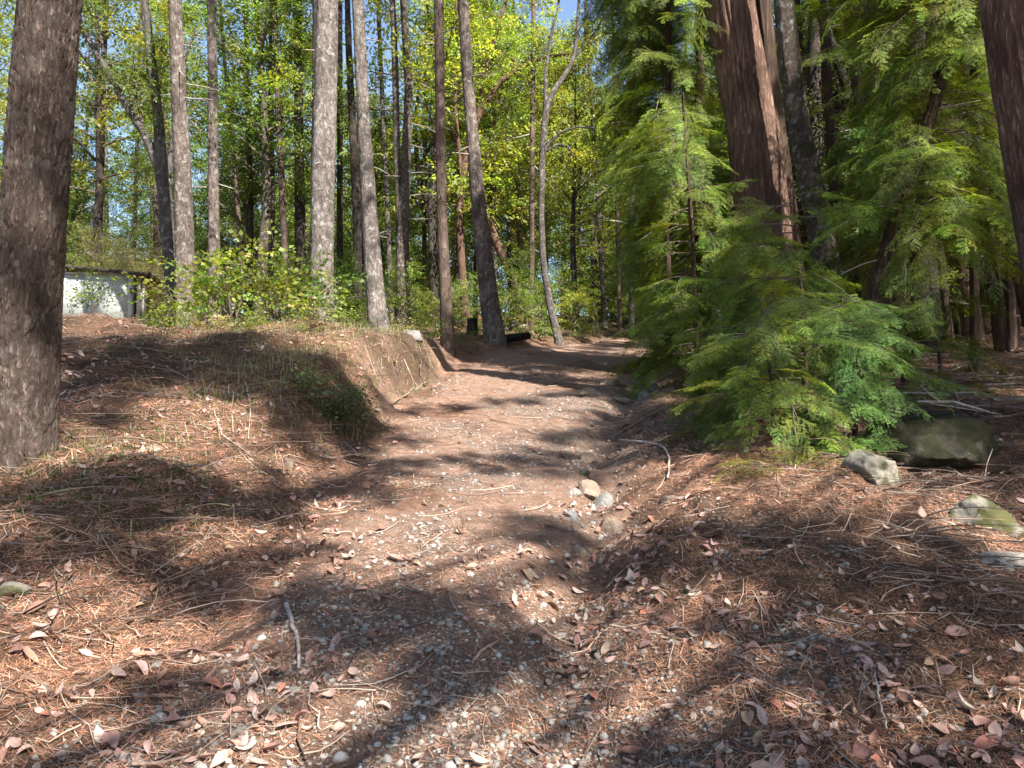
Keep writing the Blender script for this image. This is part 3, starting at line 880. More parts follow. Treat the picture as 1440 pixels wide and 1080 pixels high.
root, o, Q, rr, ends = hero_tree('fir_tree', 'mottled grey double-stemmed fir standing back between the pale fir and the thin red one',
          [(567, 440, 20), (566, 380, 19), (567, 300, 17), (571, 220, 13), (575, 120, 12), (567, 0, 10)], 23, 'mottled', 22, disp=bark_plain(0.012, 9), crown=(HIGH_B, 12.5), seed=9,
          limbs=[((563, 320, 12), (558, 220, 10), (556, 100, 9), (552, 0, 8), (550, -80, 6))], dead=14, dead_range=(3, 9))
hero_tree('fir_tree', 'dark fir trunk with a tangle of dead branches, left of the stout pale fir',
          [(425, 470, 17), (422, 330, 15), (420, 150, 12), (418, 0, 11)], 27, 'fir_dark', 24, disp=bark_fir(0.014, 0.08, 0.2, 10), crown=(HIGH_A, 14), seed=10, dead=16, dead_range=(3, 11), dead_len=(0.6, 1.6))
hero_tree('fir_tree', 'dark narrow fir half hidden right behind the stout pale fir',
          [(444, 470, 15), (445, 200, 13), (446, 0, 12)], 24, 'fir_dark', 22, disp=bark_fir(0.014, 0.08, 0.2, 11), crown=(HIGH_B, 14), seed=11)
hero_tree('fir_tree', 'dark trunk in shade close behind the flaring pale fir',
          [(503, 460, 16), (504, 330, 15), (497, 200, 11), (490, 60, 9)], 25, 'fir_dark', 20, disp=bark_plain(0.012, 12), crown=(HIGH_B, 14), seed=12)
# crooked broadleaf trees in the middle
root, o, Q, rr, ends = hero_tree('oak_tree', 'slim crooked dark tree that forks high, where the track bends',
          [(784, 474, 12), (772, 425, 10), (763, 360, 9), (761, 300, 9), (762, 220, 9), (768, 150, 9), (780, 125, 8), (796, 105, 7), (808, 80, 6), (812, 40, 5), (814, 0, 4)], 22, 'grey_bark', 12,
          sides=16, disp=bark_plain(0.008, 13), flare=0.2, seed=13,
          limbs=[((767, 155, 6), (767, 100, 5), (776, 45, 4), (786, 5, 3), (790, -40, 2)),
                 ((763, 222, 6), (770, 203, 5), (788, 186, 4), (812, 178, 3), (838, 180, 2)),
                 ((764, 215, 4), (784, 203, 4), (800, 206, 3), (806, 222, 2)),
                 ((806, 82, 4), (822, 65, 3), (840, 40, 2), (850, 20, 2))])
limb_foliage(root, o, ends, 60, G_YELLOW, 413, 0.9, 0.6, 0.5)
root, o, Q, rr, ends = hero_tree('madrone_tree', 'arching red-brown madrone bowing over towards the forked crooked tree',
          [(655, 450, 13), (650, 380, 11), (645, 300, 10), (655, 220, 10), (672, 165, 9), (700, 117, 8), (735, 92, 7), (765, 80, 5), (800, 76, 3)], 25, 'madrone', None,
          sides=14, disp=bark_plain(0.006, 14), flare=0.1, seed=14,
          limbs=[((672, 165, 7), (680, 110, 6), (697, 50, 5), (712, 0, 4)), ((650, 260, 6), (640, 150, 5), (642, 60, 4), (640, -20, 3)), ((735, 92, 4), (760, 60, 3), (790, 40, 2))])
limb_foliage(root, o, ends + [Q[len(Q) // 2:]], 150, G_LIGHT, 414, 0.9, 0.7, 0.3)
root, o, Q, rr, ends = hero_tree('madrone_tree', 'leaning reddish madrone slanting left behind the leaning fir',
          [(730, 430, 13), (718, 385, 13), (700, 345, 12), (684, 305, 11), (668, 262, 10), (650, 225, 8), (628, 160, 6), (610, 80, 5), (600, 0, 4)], 26, 'madrone', None,
          sides=14, disp=bark_plain(0.006, 15), flare=0.1, seed=15, limbs=[((668, 262, 6), (690, 200, 5), (700, 140, 4), (728, 80, 3))])
limb_foliage(root, o, ends + [Q[len(Q) // 2:]], 110, G_LIGHT, 415, 0.9, 0.7, 0.3)
root, o, Q, rr, ends = hero_tree('madrone_tree', 'dark slanting madrone limb-tree behind the thin red fir',
          [(640, 430, 12), (616, 347, 10), (600, 300, 9), (588, 240, 8), (583, 180, 6), (590, 110, 4)], 27, 'fir_dark', None,
          sides=12, disp=bark_plain(0.006, 16), flare=0.1, seed=16, limbs=[((600, 300, 6), (575, 270, 4), (560, 225, 3)), ((588, 240, 5), (612, 190, 4), (622, 140, 3))])
limb_foliage(root, o, ends, 60, G_MID, 416, 0.9, 0.6, 0.3)
hero_tree('dead_tree', 'bleached pinkish dead trunk in the sunlit brush behind the crooked tree',
          [(737, 440, 12), (734, 380, 11), (730, 300, 10), (727, 235, 8)], 31, 'dead_wood', None, sides=14, disp=bark_plain(0.01, 17), seed=17, dead=7, dead_range=(2, 6), dead_len=(0.5, 1.4))

# redwoods on the right
hero_tree('redwood_tree', 'huge fluted redwood trunk rising out of the green sprays beside the track',
          [(1086, 500, 84), (1076, 364, 74), (1068, 280, 71), (1058, 185, 68), (1042, 100, 66), (1024, 0, 66)], 12.5, 'redwood_near', 30,
          sides=150, ring=0.04, disp=bark_redwood(0.030, 20, 8), flare=0.2, crown=(HIGH_A, 14), seed=20)
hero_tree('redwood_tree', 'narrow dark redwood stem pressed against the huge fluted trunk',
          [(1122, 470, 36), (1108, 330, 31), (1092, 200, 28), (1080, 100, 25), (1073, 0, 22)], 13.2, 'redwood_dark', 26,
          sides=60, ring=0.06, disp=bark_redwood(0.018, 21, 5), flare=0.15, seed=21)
hero_tree('tanoak_tree', 'mottled mossy trunk leaning left in front of the redwoods, pale patch at its foot',
          [(1172, 440, 39), (1157, 340, 35), (1137, 245, 33), (1123, 180, 32), (1110, 80, 29), (1102, 0, 27)], 11.5, 'mottled', 20,
          sides=60, ring=0.05, disp=bark_fir(0.008, 0.05, 0.07, 22), flare=0.1, seed=22)
hero_tree('redwood_tree', 'shaggy reddish redwood trunk close by, leaning in past the right edge',
          [(1580, 660, 150), (1545, 500, 138), (1490, 270, 118), (1462, 120, 108), (1440, 0, 102)], 7.2, 'redwood_near', 28,
          sides=150, ring=0.035, disp=bark_redwood(0.020, 23, 9), flare=0.15, crown=(HIGH_A, 14), seed=23)
hero_tree('dead_tree', 'split mossy leaning trunk slanting right through the hanging redwood sprays',
          [(1206, 560, 38), (1218, 490, 33), (1229, 430, 25), (1240, 380, 20), (1262, 291, 16), (1294, 208, 15), (1322, 120, 15), (1338, 60, 14), (1352, -10, 13), (1366, -120, 8)], 9.6, 'mossy_wood', None,
          sides=60, ring=0.04, disp=bark_redwood(0.014, 24, 4), flare=0.15, seed=24, dead=6, dead_range=(1, 5), dead_len=(0.2, 0.7))
hero_tree('redwood_tree', 'pale dappled young redwood just right of the split leaning trunk',
          [(1270, 500, 18), (1264, 380, 16), (1266, 280, 15), (1258, 150, 13), (1245, 0, 12)], 13, 'redwood', 16, sides=30, disp=bark_redwood(0.010, 25, 3), seed=25)
hero_tree('redwood_tree', 'sunlit pinkish redwood trunk tucked behind the big trunk by the right edge',
          [(1470, 500, 34), (1445, 400, 31), (1418, 290, 28), (1400, 190, 25), (1380, 60, 22), (1372, 0, 20)], 14, 'redwood', 22, sides=50, disp=bark_redwood(0.016, 26, 4), seed=26)
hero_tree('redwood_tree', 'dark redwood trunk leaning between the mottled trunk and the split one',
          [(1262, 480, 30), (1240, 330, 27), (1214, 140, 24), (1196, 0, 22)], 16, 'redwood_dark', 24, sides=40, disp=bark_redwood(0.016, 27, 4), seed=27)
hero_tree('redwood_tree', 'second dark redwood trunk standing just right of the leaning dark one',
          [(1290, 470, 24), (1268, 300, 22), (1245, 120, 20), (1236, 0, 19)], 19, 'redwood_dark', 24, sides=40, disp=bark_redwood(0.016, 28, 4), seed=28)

# thin trunks standing back in the shade on the right
g = np.random.default_rng(77)
us = np.concatenate([np.linspace(1175, 1475, 26) + g.normal(0, 6, 26), np.linspace(1285, 1470, 14) + g.normal(0, 5, 14)])
for i, u in enumerate(us):
    d = g.uniform(14, 26); w = (g.uniform(0.10, 0.34) if i < 26 else g.uniform(0.22, 0.5)) * PX / d
    lean = g.normal(38, 22)
    mt = ['redwood_dark', 'redwood_dark', 'redwood', 'fir_dark'][i % 4]
    base_v = 540 - 60
    hero_tree('young_redwood', f"{['slim', 'thin', 'narrow', 'slender'][i % 4]} {['brown', 'dark', 'reddish', 'blackish'][i % 4]} redwood pole in the shade {where((u - 720) / PX * d, d, 19, 25)[1]}, {where(0, d, 19, 25)[0]}", 
              [(u + lean * 0.5, 500, w), (u, 330, w * 0.9), (u - lean, 0, w * 0.7)], d, mt, 15, sides=14, ring=0.25, disp=bark_plain(0.012, 500 + i), seed=30 + i,
              group='thin shaded redwood poles behind the big redwoods', dead=4, dead_range=(1, 6), dead_mat=M['grey_stick'], dead_len=(0.3, 1.2))

g = np.random.default_rng(78)
for i, u in enumerate([140, 190, 335, 352, 376, 398, 478, 545, 597, 645, 715, 748, 815, 842, 868, 888]):
    d = g.uniform(23, 33); w = g.uniform(0.12, 0.26) * PX / d
    lean = g.normal(-4, 12)
    wd = where((u - 720) / PX * d, d, 26, 30)
    hero_tree('young_fir', f"{['slim', 'thin', 'narrow', 'slender'][i % 4]} {['dark', 'grey', 'brown'][i % 3]} trunk in the sunlit woods {wd[1]}, {wd[0]}",
              [(u + lean * 0.5, 470, w), (u, 300, w * 0.9), (u - lean, 0, w * 0.7)], d, ['fir_dark', 'grey_bark', 'fir_red'][i % 3], 17, sides=14, ring=0.25, disp=bark_plain(0.014, 540 + i), seed=60 + i,
              group='thin trunks in the sunlit woods', dead=5, dead_range=(2, 9), dead_mat=M['grey_stick'], dead_len=(0.3, 1.4))

# ------------------------------------------------------------------ redwood sprays: hanging boughs and saplings on the right
def bough_crown(name, boughs, base, seed, temps, sc=0.9, per_m=4.2, o=np.zeros(3), rollj=0.3):
    """boughs: list of (start, direction, length, droop)."""
    g = np.random.default_rng(seed)
    bag = Bag(); pos, fwd, scl = [], [], []
    for (p0, d, Ln, dr) in boughs:
        d = nrm(np.asarray(d, float)); p0 = np.asarray(p0, float) - o
        t = np.linspace(0, 1, 9)[:, None]
        P = p0 + d * Ln * t + np.array((0, 0, -dr * Ln)) * t ** 2 + np.cumsum(g.normal(0, 0.012 * Ln, (9, 3)), 0) * t
        bag.tube(P, np.linspace(0.010, 0.002, 9) * (0.5 + Ln / 2.5), 4)
        n = max(2, int(Ln * per_m))
        for k in range(n):
            s = 0.12 + 0.88 * (k + g.uniform(0, 1)) / n
            p = np.array([np.interp(s * 8, np.arange(9), P[:, a]) for a in range(3)])
            tan = nrm(d + np.array((0, 0, -2 * dr * s)))
            sv = nrm(np.cross(tan, (0, 0, 1.0))) * (1 if k % 2 else -1)
            w = g.uniform(0.4, 1.2) if s < 0.92 else 0.1
            pos.append(p); fwd.append(nrm(tan + sv * w + np.array((0, 0, g.uniform(-0.28, 0.12)))))
            scl.append(sc * g.uniform(0.55, 1.05) * (1.15 - 0.5 * s))
    scatter(bag, temps, np.array(pos), np.array(fwd), np.array(scl), base, seed + 1, 0.18, 0.28)
    return bag.mesh(name, [M['needle'], M['twig']])

# a few boughs about a metre long, shared by all the redwoods near by
def bough_set(base, seed, temps, n=5, sc=0.54, per=12):
    return [bough_crown('bough', [(np.zeros(3), (1, 0, 0.1), 1.0, dr)], base, seed + i, temps, sc, per) for i, dr in enumerate(np.linspace(0.05, 0.5, n))]
B_GREEN = bough_set((0.086, 0.128, 0.017), 620, NEED_FINE)
B_BRIGHT = bough_set((0.135, 0.190, 0.022), 640, NEED_FINE)  # lighter copy of the boughs; sunlit highlights put into the leaf colour
B_COOL = bough_set((0.080, 0.150, 0.034), 660, NEED_FINE)

def set_bough(root, me, p, d, roll, s):
    X = Vector(d).normalized()
    Y = Vector((0, 0, 1)).cross(X)
    Y = Y.normalized() if Y.length > 0.05 else Vector((0, 1, 0))
    Z = X.cross(Y)
    o = link('bough', me, root, p)
    o.rotation_euler = (Matrix((X, Y, Z)).transposed() @ Matrix.Rotation(roll, 3, 'X')).to_euler()
    o.scale = (s, s, s)

def foliate(root, axis, nlimb, z0, z1, reach, az_fn, sets, seed, droop=(0.15, 0.6), per=3, size=0.9, rise=(-0.1, 0.35)):
    """Limbs along the stem axis (points local to root), each carrying a few boughs."""
    g = np.random.default_rng(seed)
    bag = Bag()
    for i in range(nlimb):
        f = (i + g.uniform(0, 1)) / nlimb
        z = z0 + (z1 - z0) * f
        p0 = np.array([np.interp(z, axis[:, 2], axis[:, a]) for a in range(2)] + [z])
        az, q_ = az_fn(g, f)
        Ln = reach * q_ * g.uniform(0.6, 1.1)
        d = nrm(np.array((math.cos(az), math.sin(az), g.uniform(*rise)))); dr = g.uniform(*droop)
        t = np.linspace(0, 1, 8)[:, None]
        P = p0 + d * Ln * t + np.array((0, 0, -dr * Ln)) * t ** 2
        bag.tube(P, np.linspace(0.012, 0.003, 8) * (0.5 + Ln / 2.5), 4)
        m = max(2, int(round(per * Ln)))
        for k in range(m):
            s = 0.15 + 0.72 * (k + g.uniform(0.2, 0.8)) / m if k < m - 1 else 0.72
            p = np.array([np.interp(s * 7, np.arange(8), P[:, a]) for a in range(3)])
            tan = nrm(d + np.array((0, 0, -2 * dr * s)))
            sv = nrm(np.cross(tan, (0, 0, 1.0))) * (1 if k % 2 else -1)
            w = g.uniform(0.35, 1.1) if k < m - 1 else 0.0
            st = sets[int(g.integers(0, len(sets)))]
            set_bough(root, st[int(g.integers(0, len(st)))], p, nrm(tan + sv * w + np.array((0, 0, g.uniform(-0.4, 0.15)))), g.normal(0, 0.3), size * g.uniform(0.55, 1.1))
    link('crown', bag.mesh('crown', [M['twig'], M['twig']]), root)

def sapling(label, u, v, H, nl, seed, reach, az0, azw, sets, size=0.7, per=3.2):
    o = hit(u, v)
    root = link('redwood_sapling', None, None, o, label, 'tree', 'redwood saplings beside the track')
    P = np.array([(0, 0, -0.2), (0.03, 0, H * 0.3), (-0.04, 0.03, H * 0.65), (-0.08, 0, H)])
    Q, r = resample(P, 24, np.array([0.03, 0.024, 0.015, 0.005]) * (0.6 + H / 4))
    V, F, F3 = tube(Q, r, 10, True, bark_plain(0.002, seed))
    link('trunk', mesh('trunk', V, [F, F3], M['redwood_dark'], smooth=True), root)
    foliate(root, Q, nl, H * 0.06, H * 0.98, reach, lambda g, f: (az0 + g.normal(0, azw), 1 - 0.7 * f), sets, seed + 1, (0.15, 0.55), per, size)
    return root
sapling('dense low redwood sapling spilling sprays towards the track', 1130, 580, 2.4, 38, 601, 1.6, R(205), 0.8, [B_GREEN, B_GREEN, B_BRIGHT], 0.66, 2.8)
sapling('bushy cool-green redwood sapling in front of the split leaning trunk', 1200, 618, 1.25, 30, 602, 0.8, R(235), 0.9, [B_COOL], 0.62, 2.2)
sapling('taller redwood sapling nearest the bend of the track', 1045, 530, 2.6, 38, 603, 1.1, R(210), 1.2, [B_GREEN, B_GREEN, B_BRIGHT], 0.64, 2.8)
sapling('redwood sapling leaning over the big mossy boulder', 1320, 555, 1.5, 18, 604, 0.9, R(250), 1.5, [B_GREEN], 0.7)
sapling('slim redwood sapling under the mottled leaning trunk', 1085, 612, 1.2, 20, 605, 0.9, R(215), 0.9, [B_GREEN, B_BRIGHT], 0.52, 2.6)
sapling('low redwood sapling closest to the edge of the road', 1050, 592, 1.0, 17, 606, 0.8, R(220), 1.0, [B_GREEN], 0.65, 2.4)
sapling('feathery redwood sapling in front of the huge fluted trunk', 1065, 545, 2.0, 34, 607, 1.15, R(235), 1.1, [B_GREEN, B_BRIGHT], 0.64, 2.8)

# young redwoods hung with boughs
def sprout_tree(label, u, depth, width, v0, v1, nl, seed, reach, az_fn, sets, size, per, top, droop=(0.2, 0.7), mat='redwood_dark', lean=0, vtop=0):
    P, r = stem_points([(u + lean * 0.4, 520, width), (u, 520 + (vtop - 520) * 0.42, width * 0.9), (u - lean, vtop, width * (0.75 if vtop < 10 else 0.3))], depth, top)
    me, o, Q, rr = trunk_mesh('trunk', P, r, M[mat], 30, 0.12, bark_redwood(0.012, seed, 3), 0.15, 0.6, 1.8 + 0.57 * depth)
    root = link('redwood_tree', None, None, o, label, 'tree')
    link('trunk', me, root)
    z0 = px_at(u, v0, depth)[2] - o[2]; z1 = px_at(u, v1, depth)[2] - o[2]
    foliate(root, Q - o, nl, z0, z1, reach, az_fn, sets, seed + 1, droop, per, size)
    return root
sprout_tree('young redwood whose long dark boughs hang like a curtain over the bend of the track', 985, 15.5, 16, 450, -230, 96, 701, 1.9,
            lambda g, f: (R(195) + g.normal(0, 0.8), 0.55 + 0.8 * f), [B_GREEN, B_GREEN, B_BRIGHT], 1.2, 4.0, 17, (0.35, 1.1))
sprout_tree('young redwood thick with drooping green sprays between the huge trunk and the track', 975, 11.8, 6, 500, 150, 44, 702, 1.0,
            lambda g, f: (R(190) + g.normal(0, 1.1), 1.0 - 0.25 * f), [B_GREEN, B_GREEN, B_BRIGHT], 0.9, 4.2, None, (0.3, 0.8), vtop=130, lean=15)
sprout_tree('young redwood hung with bright sprays in front of the dark leaning trunks', 1290, 9.9, 9, 350, -170, 84, 703, 1.1,
            lambda g, f: (R(230) + g.normal(0, 1.5), 1.0), [B_BRIGHT, B_GREEN], 0.95, 3.6, 13, (0.3, 0.9), lean=-40)
sprout_tree('young redwood with lacy boughs reaching in front of the shaggy trunk by the right edge', 1370, 12.0, 12, 290, -190, 56, 704, 1.3,
            lambda g, f: (R(200) + g.normal(0, 1.5), 1.0), [B_GREEN, B_BRIGHT], 0.95, 3.2, 14, (0.3, 0.9))
sprout_tree('young redwood standing in the gap right of the mottled trunk', 1225, 13.0, 12, 300, -170, 40, 705, 0.95,
            lambda g, f: (g.uniform(0, 6.28), 1.0), [B_GREEN], 1.0, 2.4, 14)

sprout_tree('slim redwood whose sprays veil the foot of the huge fluted trunk', 1085, 10.9, 5, 470, 330, 26, 706, 0.9,
            lambda g, f: (R(240) + g.normal(0, 1.4), 1.0 - 0.3 * f), [B_GREEN, B_GREEN, B_BRIGHT], 0.8, 3.0, None, (0.3, 0.9), vtop=320)
sprout_tree('young redwood trailing sprays from above onto the left side of the huge trunk', 940, 13.4, 9, 250, -190, 60, 707, 1.05,
            lambda g, f: (R(250) + g.normal(0, 1.2), 1.1), [B_GREEN, B_BRIGHT], 1.05, 3.4, 14, (0.4, 1.1))

# ------------------------------------------------------------------ the forest behind
BL = [broadleaf_crown(800, 11, 2.2, 3.2, 26, 11, G_LIGHT, 1.25), broadleaf_crown(801, 13, 3.5, 3.6, 28, 11, G_YELLOW, 1.25),
      broadleaf_crown(802, 9, 1.2, 2.8, 26, 10, G_MID, 1.2), broadleaf_crown(803, 14, 4.5, 3.4, 26, 11, G_LIGHT, 1.25)]
BLH = [11, 13, 9, 14]
CF = [conifer_crown(810, 16, 1.6, 2.6, 70, G_NEEDLE_FAR), conifer_crown(811, 19, 3.0, 2.9, 74, (0.045, 0.075, 0.022)), conifer_crown(812, 12, 0.8, 2.3, 60, (0.075, 0.11, 0.02))]
CFH = [16, 19, 12]
SH = [broadleaf_crown(820, 2.6, 0.15, 1.5, 15, 4, G_LIGHT, 0.8), broadleaf_crown(821, 3.4, 0.2, 1.6, 16, 4, G_LIGHT, 0.8), broadleaf_crown(822, 1.7, 0.1, 1.3, 14, 4, G_YELLOW, 0.7)]
def simple_trunk(seed, H, r0, mat):
    g = np.random.default_rng(seed)
    P = np.array([(0, 0, -0.5), (0, 0, 0), (g.normal(0, 0.12), g.normal(0, 0.12), H * 0.35), (g.normal(0, 0.2), g.normal(0, 0.2), H * 0.7), (0, 0, H)])
    Q, r = resample(P, 26, np.array([r0 * 1.3, r0 * 1.15, r0 * 0.8, r0 * 0.45, r0 * 0.1]))
    V, F, F3 = tube(Q, r, 12, True, bark_plain(0.012, seed))
    return mesh('trunk', V, [F, F3], M[mat], smooth=True)
BLT = [simple_trunk(830 + i, h * 0.92, 0.11 + 0.02 * i, m) for i, (h, m) in enumerate(zip(BLH, ['grey_bark', 'fir_dark', 'grey_bark', 'mottled']))]
CFT = [simple_trunk(840 + i, h, 0.15, m) for i, (h, m) in enumerate(zip(CFH, ['fir_dark', 'redwood_dark', 'fir']))]
SHT = [simple_trunk(850 + i, h, 0.03, 'grey_bark') for i, h in enumerate((2.2, 3.0, 1.4))]

placed = []
def free(x, y, dmin):
    for a, b in placed:
        if (a - x) ** 2 + (b - y) ** 2 < dmin * dmin: return False
    placed.append((x, y)); return True

def forest_tree(name, label, trunks, crowns, k, x, y, s, rz, group, cat='tree'):
    z = float(ground_z(x, y, False))
    o = link(name, None, None, (x, y, z - 0.02), label, cat, group)
    o.rotation_euler.z = rz; o.scale = (s, s, s)
    link('trunk' if cat == 'tree' else 'stem', trunks[k], o)
    link('crown' if cat == 'tree' else 'foliage', crowns[k], o)
    return o

g = np.random.default_rng(404)
def rand_spot(ya, yb, ua, ub, dmin, clear=0.8):
    for _ in range(300):
        y = math.sqrt(g.uniform(ya * ya, yb * yb)); u = g.uniform(ua, ub)
        x = (u - 720) / PX * y
        if x_left(y) - clear < x < x_gully(y) + clear and y < 33: continue
        if free(x, y, dmin): return x, y
    return None
for ya, yb, n, dm in ((25, 34, 13, 2.8), (34, 48, 20, 3.0), (48, 75, 22, 3.6)):
    for i in range(n):
        sp = rand_spot(ya, yb, -60, 900, dm)
        if sp:
            k = int(g.integers(0, 4))
            wd = where(*sp, 32, 46)
            forest_tree('broadleaf_tree', f"{wd[0]} {['light green', 'yellow-green', 'mid-green', 'tall green'][k]} broadleaf tree in sunlit woods {wd[1]}", BLT, BL, k, *sp, g.uniform(0.8, 1.25), g.uniform(0, 6.28), 'sunlit broadleaf trees beyond the firs')
for ya, yb, ua, ub, n, dm in ((26, 60, -60, 900, 18, 2.6), (60, 110, -60, 1500, 46, 3.6)):
    for i in range(n):
        sp = rand_spot(ya, yb, ua, ub, dm)
        if sp:
            k = int(g.integers(0, 3))
            wd = where(*sp, 36, 60)
            forest_tree('conifer_tree', f"{wd[0]} {['green', 'tall dark', 'short yellow-green'][k]} conifer among the broadleaf trees {wd[1]}", CFT, CF, k, *sp, g.uniform(0.9, 1.4), g.uniform(0, 6.28), 'conifers among the broadleaf trees')
for i in range(16):
    sp = rand_spot(33, 58, 850, 1120, 2.0)
    if sp:
        k = int(g.integers(0, 4)); wd = where(*sp, 32, 46)
        forest_tree('broadleaf_tree', f"{wd[0]} {['light green', 'yellow-green', 'mid-green', 'tall green'][k]} broadleaf tree closing the view {wd[1]}", BLT, BL, k, *sp, g.uniform(0.9, 1.3), g.uniform(0, 6.28), 'broadleaf trees closing the view along the track')
for ya, yb, ua, ub, n, dm in ((19, 30, 1120, 1560, 20, 1.7), (30, 60, 940, 1500, 30, 2.2)):
    for i in range(n):
        sp = rand_spot(ya, yb, ua, ub, dm, 1.6)
        if sp:
            k = int(g.integers(0, 2))
            wd = where(*sp, 26, 40)
            forest_tree('redwood_tree', f"{wd[0]} {['green', 'tall dark'][k]} redwood in the shaded wood {wd[1]}", CFT, CF, k, *sp, g.uniform(1.0, 1.5), g.uniform(0, 6.28), 'shaded redwoods in the dark wood')
for ya, yb, ua, ub, n, dm in ((21, 27, 550, 860, 16, 0.9), (22, 30, 280, 560, 12, 1.3), (26, 36, -40, 900, 34, 1.3), (24, 34, 880, 1010, 10, 0.8), (31, 46, 830, 1000, 22, 0.9), (33, 48, -40, 860, 40, 1.6), (22, 40, 1010, 1480, 26, 1.4)):
    for i in range(n):
        sp = rand_spot(ya, yb, ua, ub, dm, 0.9)
        if sp:
            k = int(g.integers(0, 3))
            wd = where(*sp, 24, 30)
            forest_tree('shrub', f"{wd[0]} {['light green', 'mid-green', 'low yellow-green'][k]} shrub in the underbrush {wd[1]}", SHT, SH, k, *sp, g.uniform(0.35, 0.75) * (1.0 if sp[1] < 31 else 1.9), g.uniform(0, 6.28), 'shrubs in the sunlit underbrush', 'shrub')

# ------------------------------------------------------------------ trees out of frame whose boughs shade the track
def pad_mesh(seed):
    g = np.random.default_rng(seed)
    n = 190
    a = g.uniform(0, 6.28, n); q_ = np.sqrt(g.uniform(0, 1, n)) * (0.75 + 0.25 * np.sin(3 * a + seed))
    cl = g.uniform(-1, 1, (7, 2)); cl = cl / np.maximum(1, np.linalg.norm(cl, axis=1, keepdims=True)) * 0.95
    kk = g.integers(0, 7, n)
    pos = np.stack([cl[kk, 0] + g.normal(0, 0.26, n), cl[kk, 1] + g.normal(0, 0.2, n), g.normal(0, 0.2, n)], 1)
    fwd = nrm(np.stack([np.cos(a), np.sin(a), np.full(n, -0.3)], 1) + g.normal(0, 0.45, (n, 3)))
    bag = Bag()
    scatter(bag, NEED_FAR, pos, fwd, g.uniform(0.35, 0.75, n), G_NEEDLE, seed + 1, 0.3)
    return bag.mesh('bough', [M['needle'], M['twig']])
PADS = [pad_mesh(880 + i) for i in range(4)]
def shade_tree(label, x, y, H, targets, seed, tr, mat='redwood'):
    g = np.random.default_rng(seed)
    z = float(ground_z(x, y, False))
    P = np.array([(x, y, z - 0.4), (x, y, z + 1), (x - 0.2, y, z + H * 0.5), (x, y, z + H)])
    me, o, Q, rr = trunk_mesh('trunk', P, np.array([0.5, 0.42, 0.28, 0.06]), M[mat], 28, 0.3, bark_redwood(0.03, seed, 5), 0.2)
    root = link('redwood_tree', None, None, o, label, 'tree')
    link('trunk', me, root)
    bag = Bag()
    for i, (u, v, rad) in enumerate(targets):
        T = hit(u, v) + SUN * g.uniform(*tr)  # bough hung on the sun ray so its shadow lands at this spot
        zs = np.clip(T[2] + g.uniform(0.2, 1.5), z + 3, z + H * 0.97)
        k = int(np.argmin(np.abs(Q[:, 2] - zs)))
        A = Q[k]; t = np.linspace(0, 1, 10)[:, None]
        B = A + (T - A) * t + np.array((0, 0, 0.9)) * (t * (1 - t)) * 1.2
        bag.tube(B - o, np.linspace(0.05, 0.010, 10), 5)
        b = link('bough', PADS[i % 4], root, T - o)
        b.rotation_euler = (g.normal(0, 0.15), g.normal(0, 0.15), g.uniform(0, 6.28)); rad *= 1.0; b.scale = (rad * g.uniform(0.95, 1.35), rad * g.uniform(0.8, 1.1), rad)
    link('crown', bag.mesh('crown', [M['twig'], M['twig']]), root)
    return root

SHADE_A = [(755, 930, .18), (1100, 960, .32), (1060, 890, .28), (1180, 900, .32), (1270, 935, .22), (1330, 870, .28), (1430, 890, .28), (1000, 1075, .3), (1200, 1078, .3), (1380, 1075, .25),
           (960, 770, .42), (1060, 750, .38), (880, 790, .26), (1150, 780, .38), (1230, 800, .32), (1330, 780, .32), (1420, 830, .25), (1300, 575, .9), (1400, 575, 1.0), (1400, 630, .7), (1330, 610, .7), (1250, 545, .8), (1420, 690, .35), (1300, 620, .55), (1380, 600, .6), (1270, 590, .5), (1330, 530, 1.1), (1420, 530, 1.2), (1420, 500, 1.4), (1320, 500, 1.3)]
SHADE_B = [(600, 895, .36), (680, 915, .30), (540, 870, .30), (450, 850, .33), (340, 830, .36), (250, 800, .36), (400, 790, .24), (170, 765, .30), (640, 850, .22), (240, 970, .18),
           (740, 735, .28), (780, 755, .22), (560, 655, .28), (640, 645, .24), (700, 655, .2), (330, 700, .38), (230, 690, .38), (400, 690, .33), (480, 690, .33), (190, 690, .38), (110, 700, .34), (60, 690, .35), (300, 705, .32), (40, 780, .25), (450, 625, .45), (530, 615, .38)]
SHADE_C = [(750, 640, .4), (850, 620, .55), (930, 640, .45), (900, 580, .65), (960, 600, .65), (800, 660, .33), (560, 577, .4), (640, 572, .33), (720, 565, .33), (800, 552, .45), (860, 556, .4), (930, 545, .7), (980, 560, .8)]
SHADE_D = [(120, 480, .9), (200, 490, .9), (290, 490, .85), (370, 500, .8), (440, 525, .65), (490, 555, .55), (330, 535, .5), (130, 545, .55), (200, 530, .6), (420, 570, .5), (250, 520, .6), (470, 600, .4), (100, 590, .4),
           (700, 500, .7), (780, 495, .8), (850, 488, 1.0), (900, 505, .8), (640, 495, .6), (950, 500, 1.2)]
shade_tree('unseen tall redwood behind the viewer, boughs placed to shade the right of the track', 2.2, -11.0, 22, SHADE_A, 901, (10, 13))
shade_tree('unseen tall redwood behind the viewer, boughs placed to shade the near track', 0.5, -9.0, 22, SHADE_B, 902, (10.5, 13.5))
shade_tree('unseen very tall redwood behind the viewer, boughs placed to shade the middle track', 14.0, -3.0, 26, SHADE_C, 903, (14, 17))
shade_tree('unseen very tall redwood behind the viewer, boughs placed to shade bank and bend', -1.5, -6.5, 28, SHADE_D, 904, (16, 20))
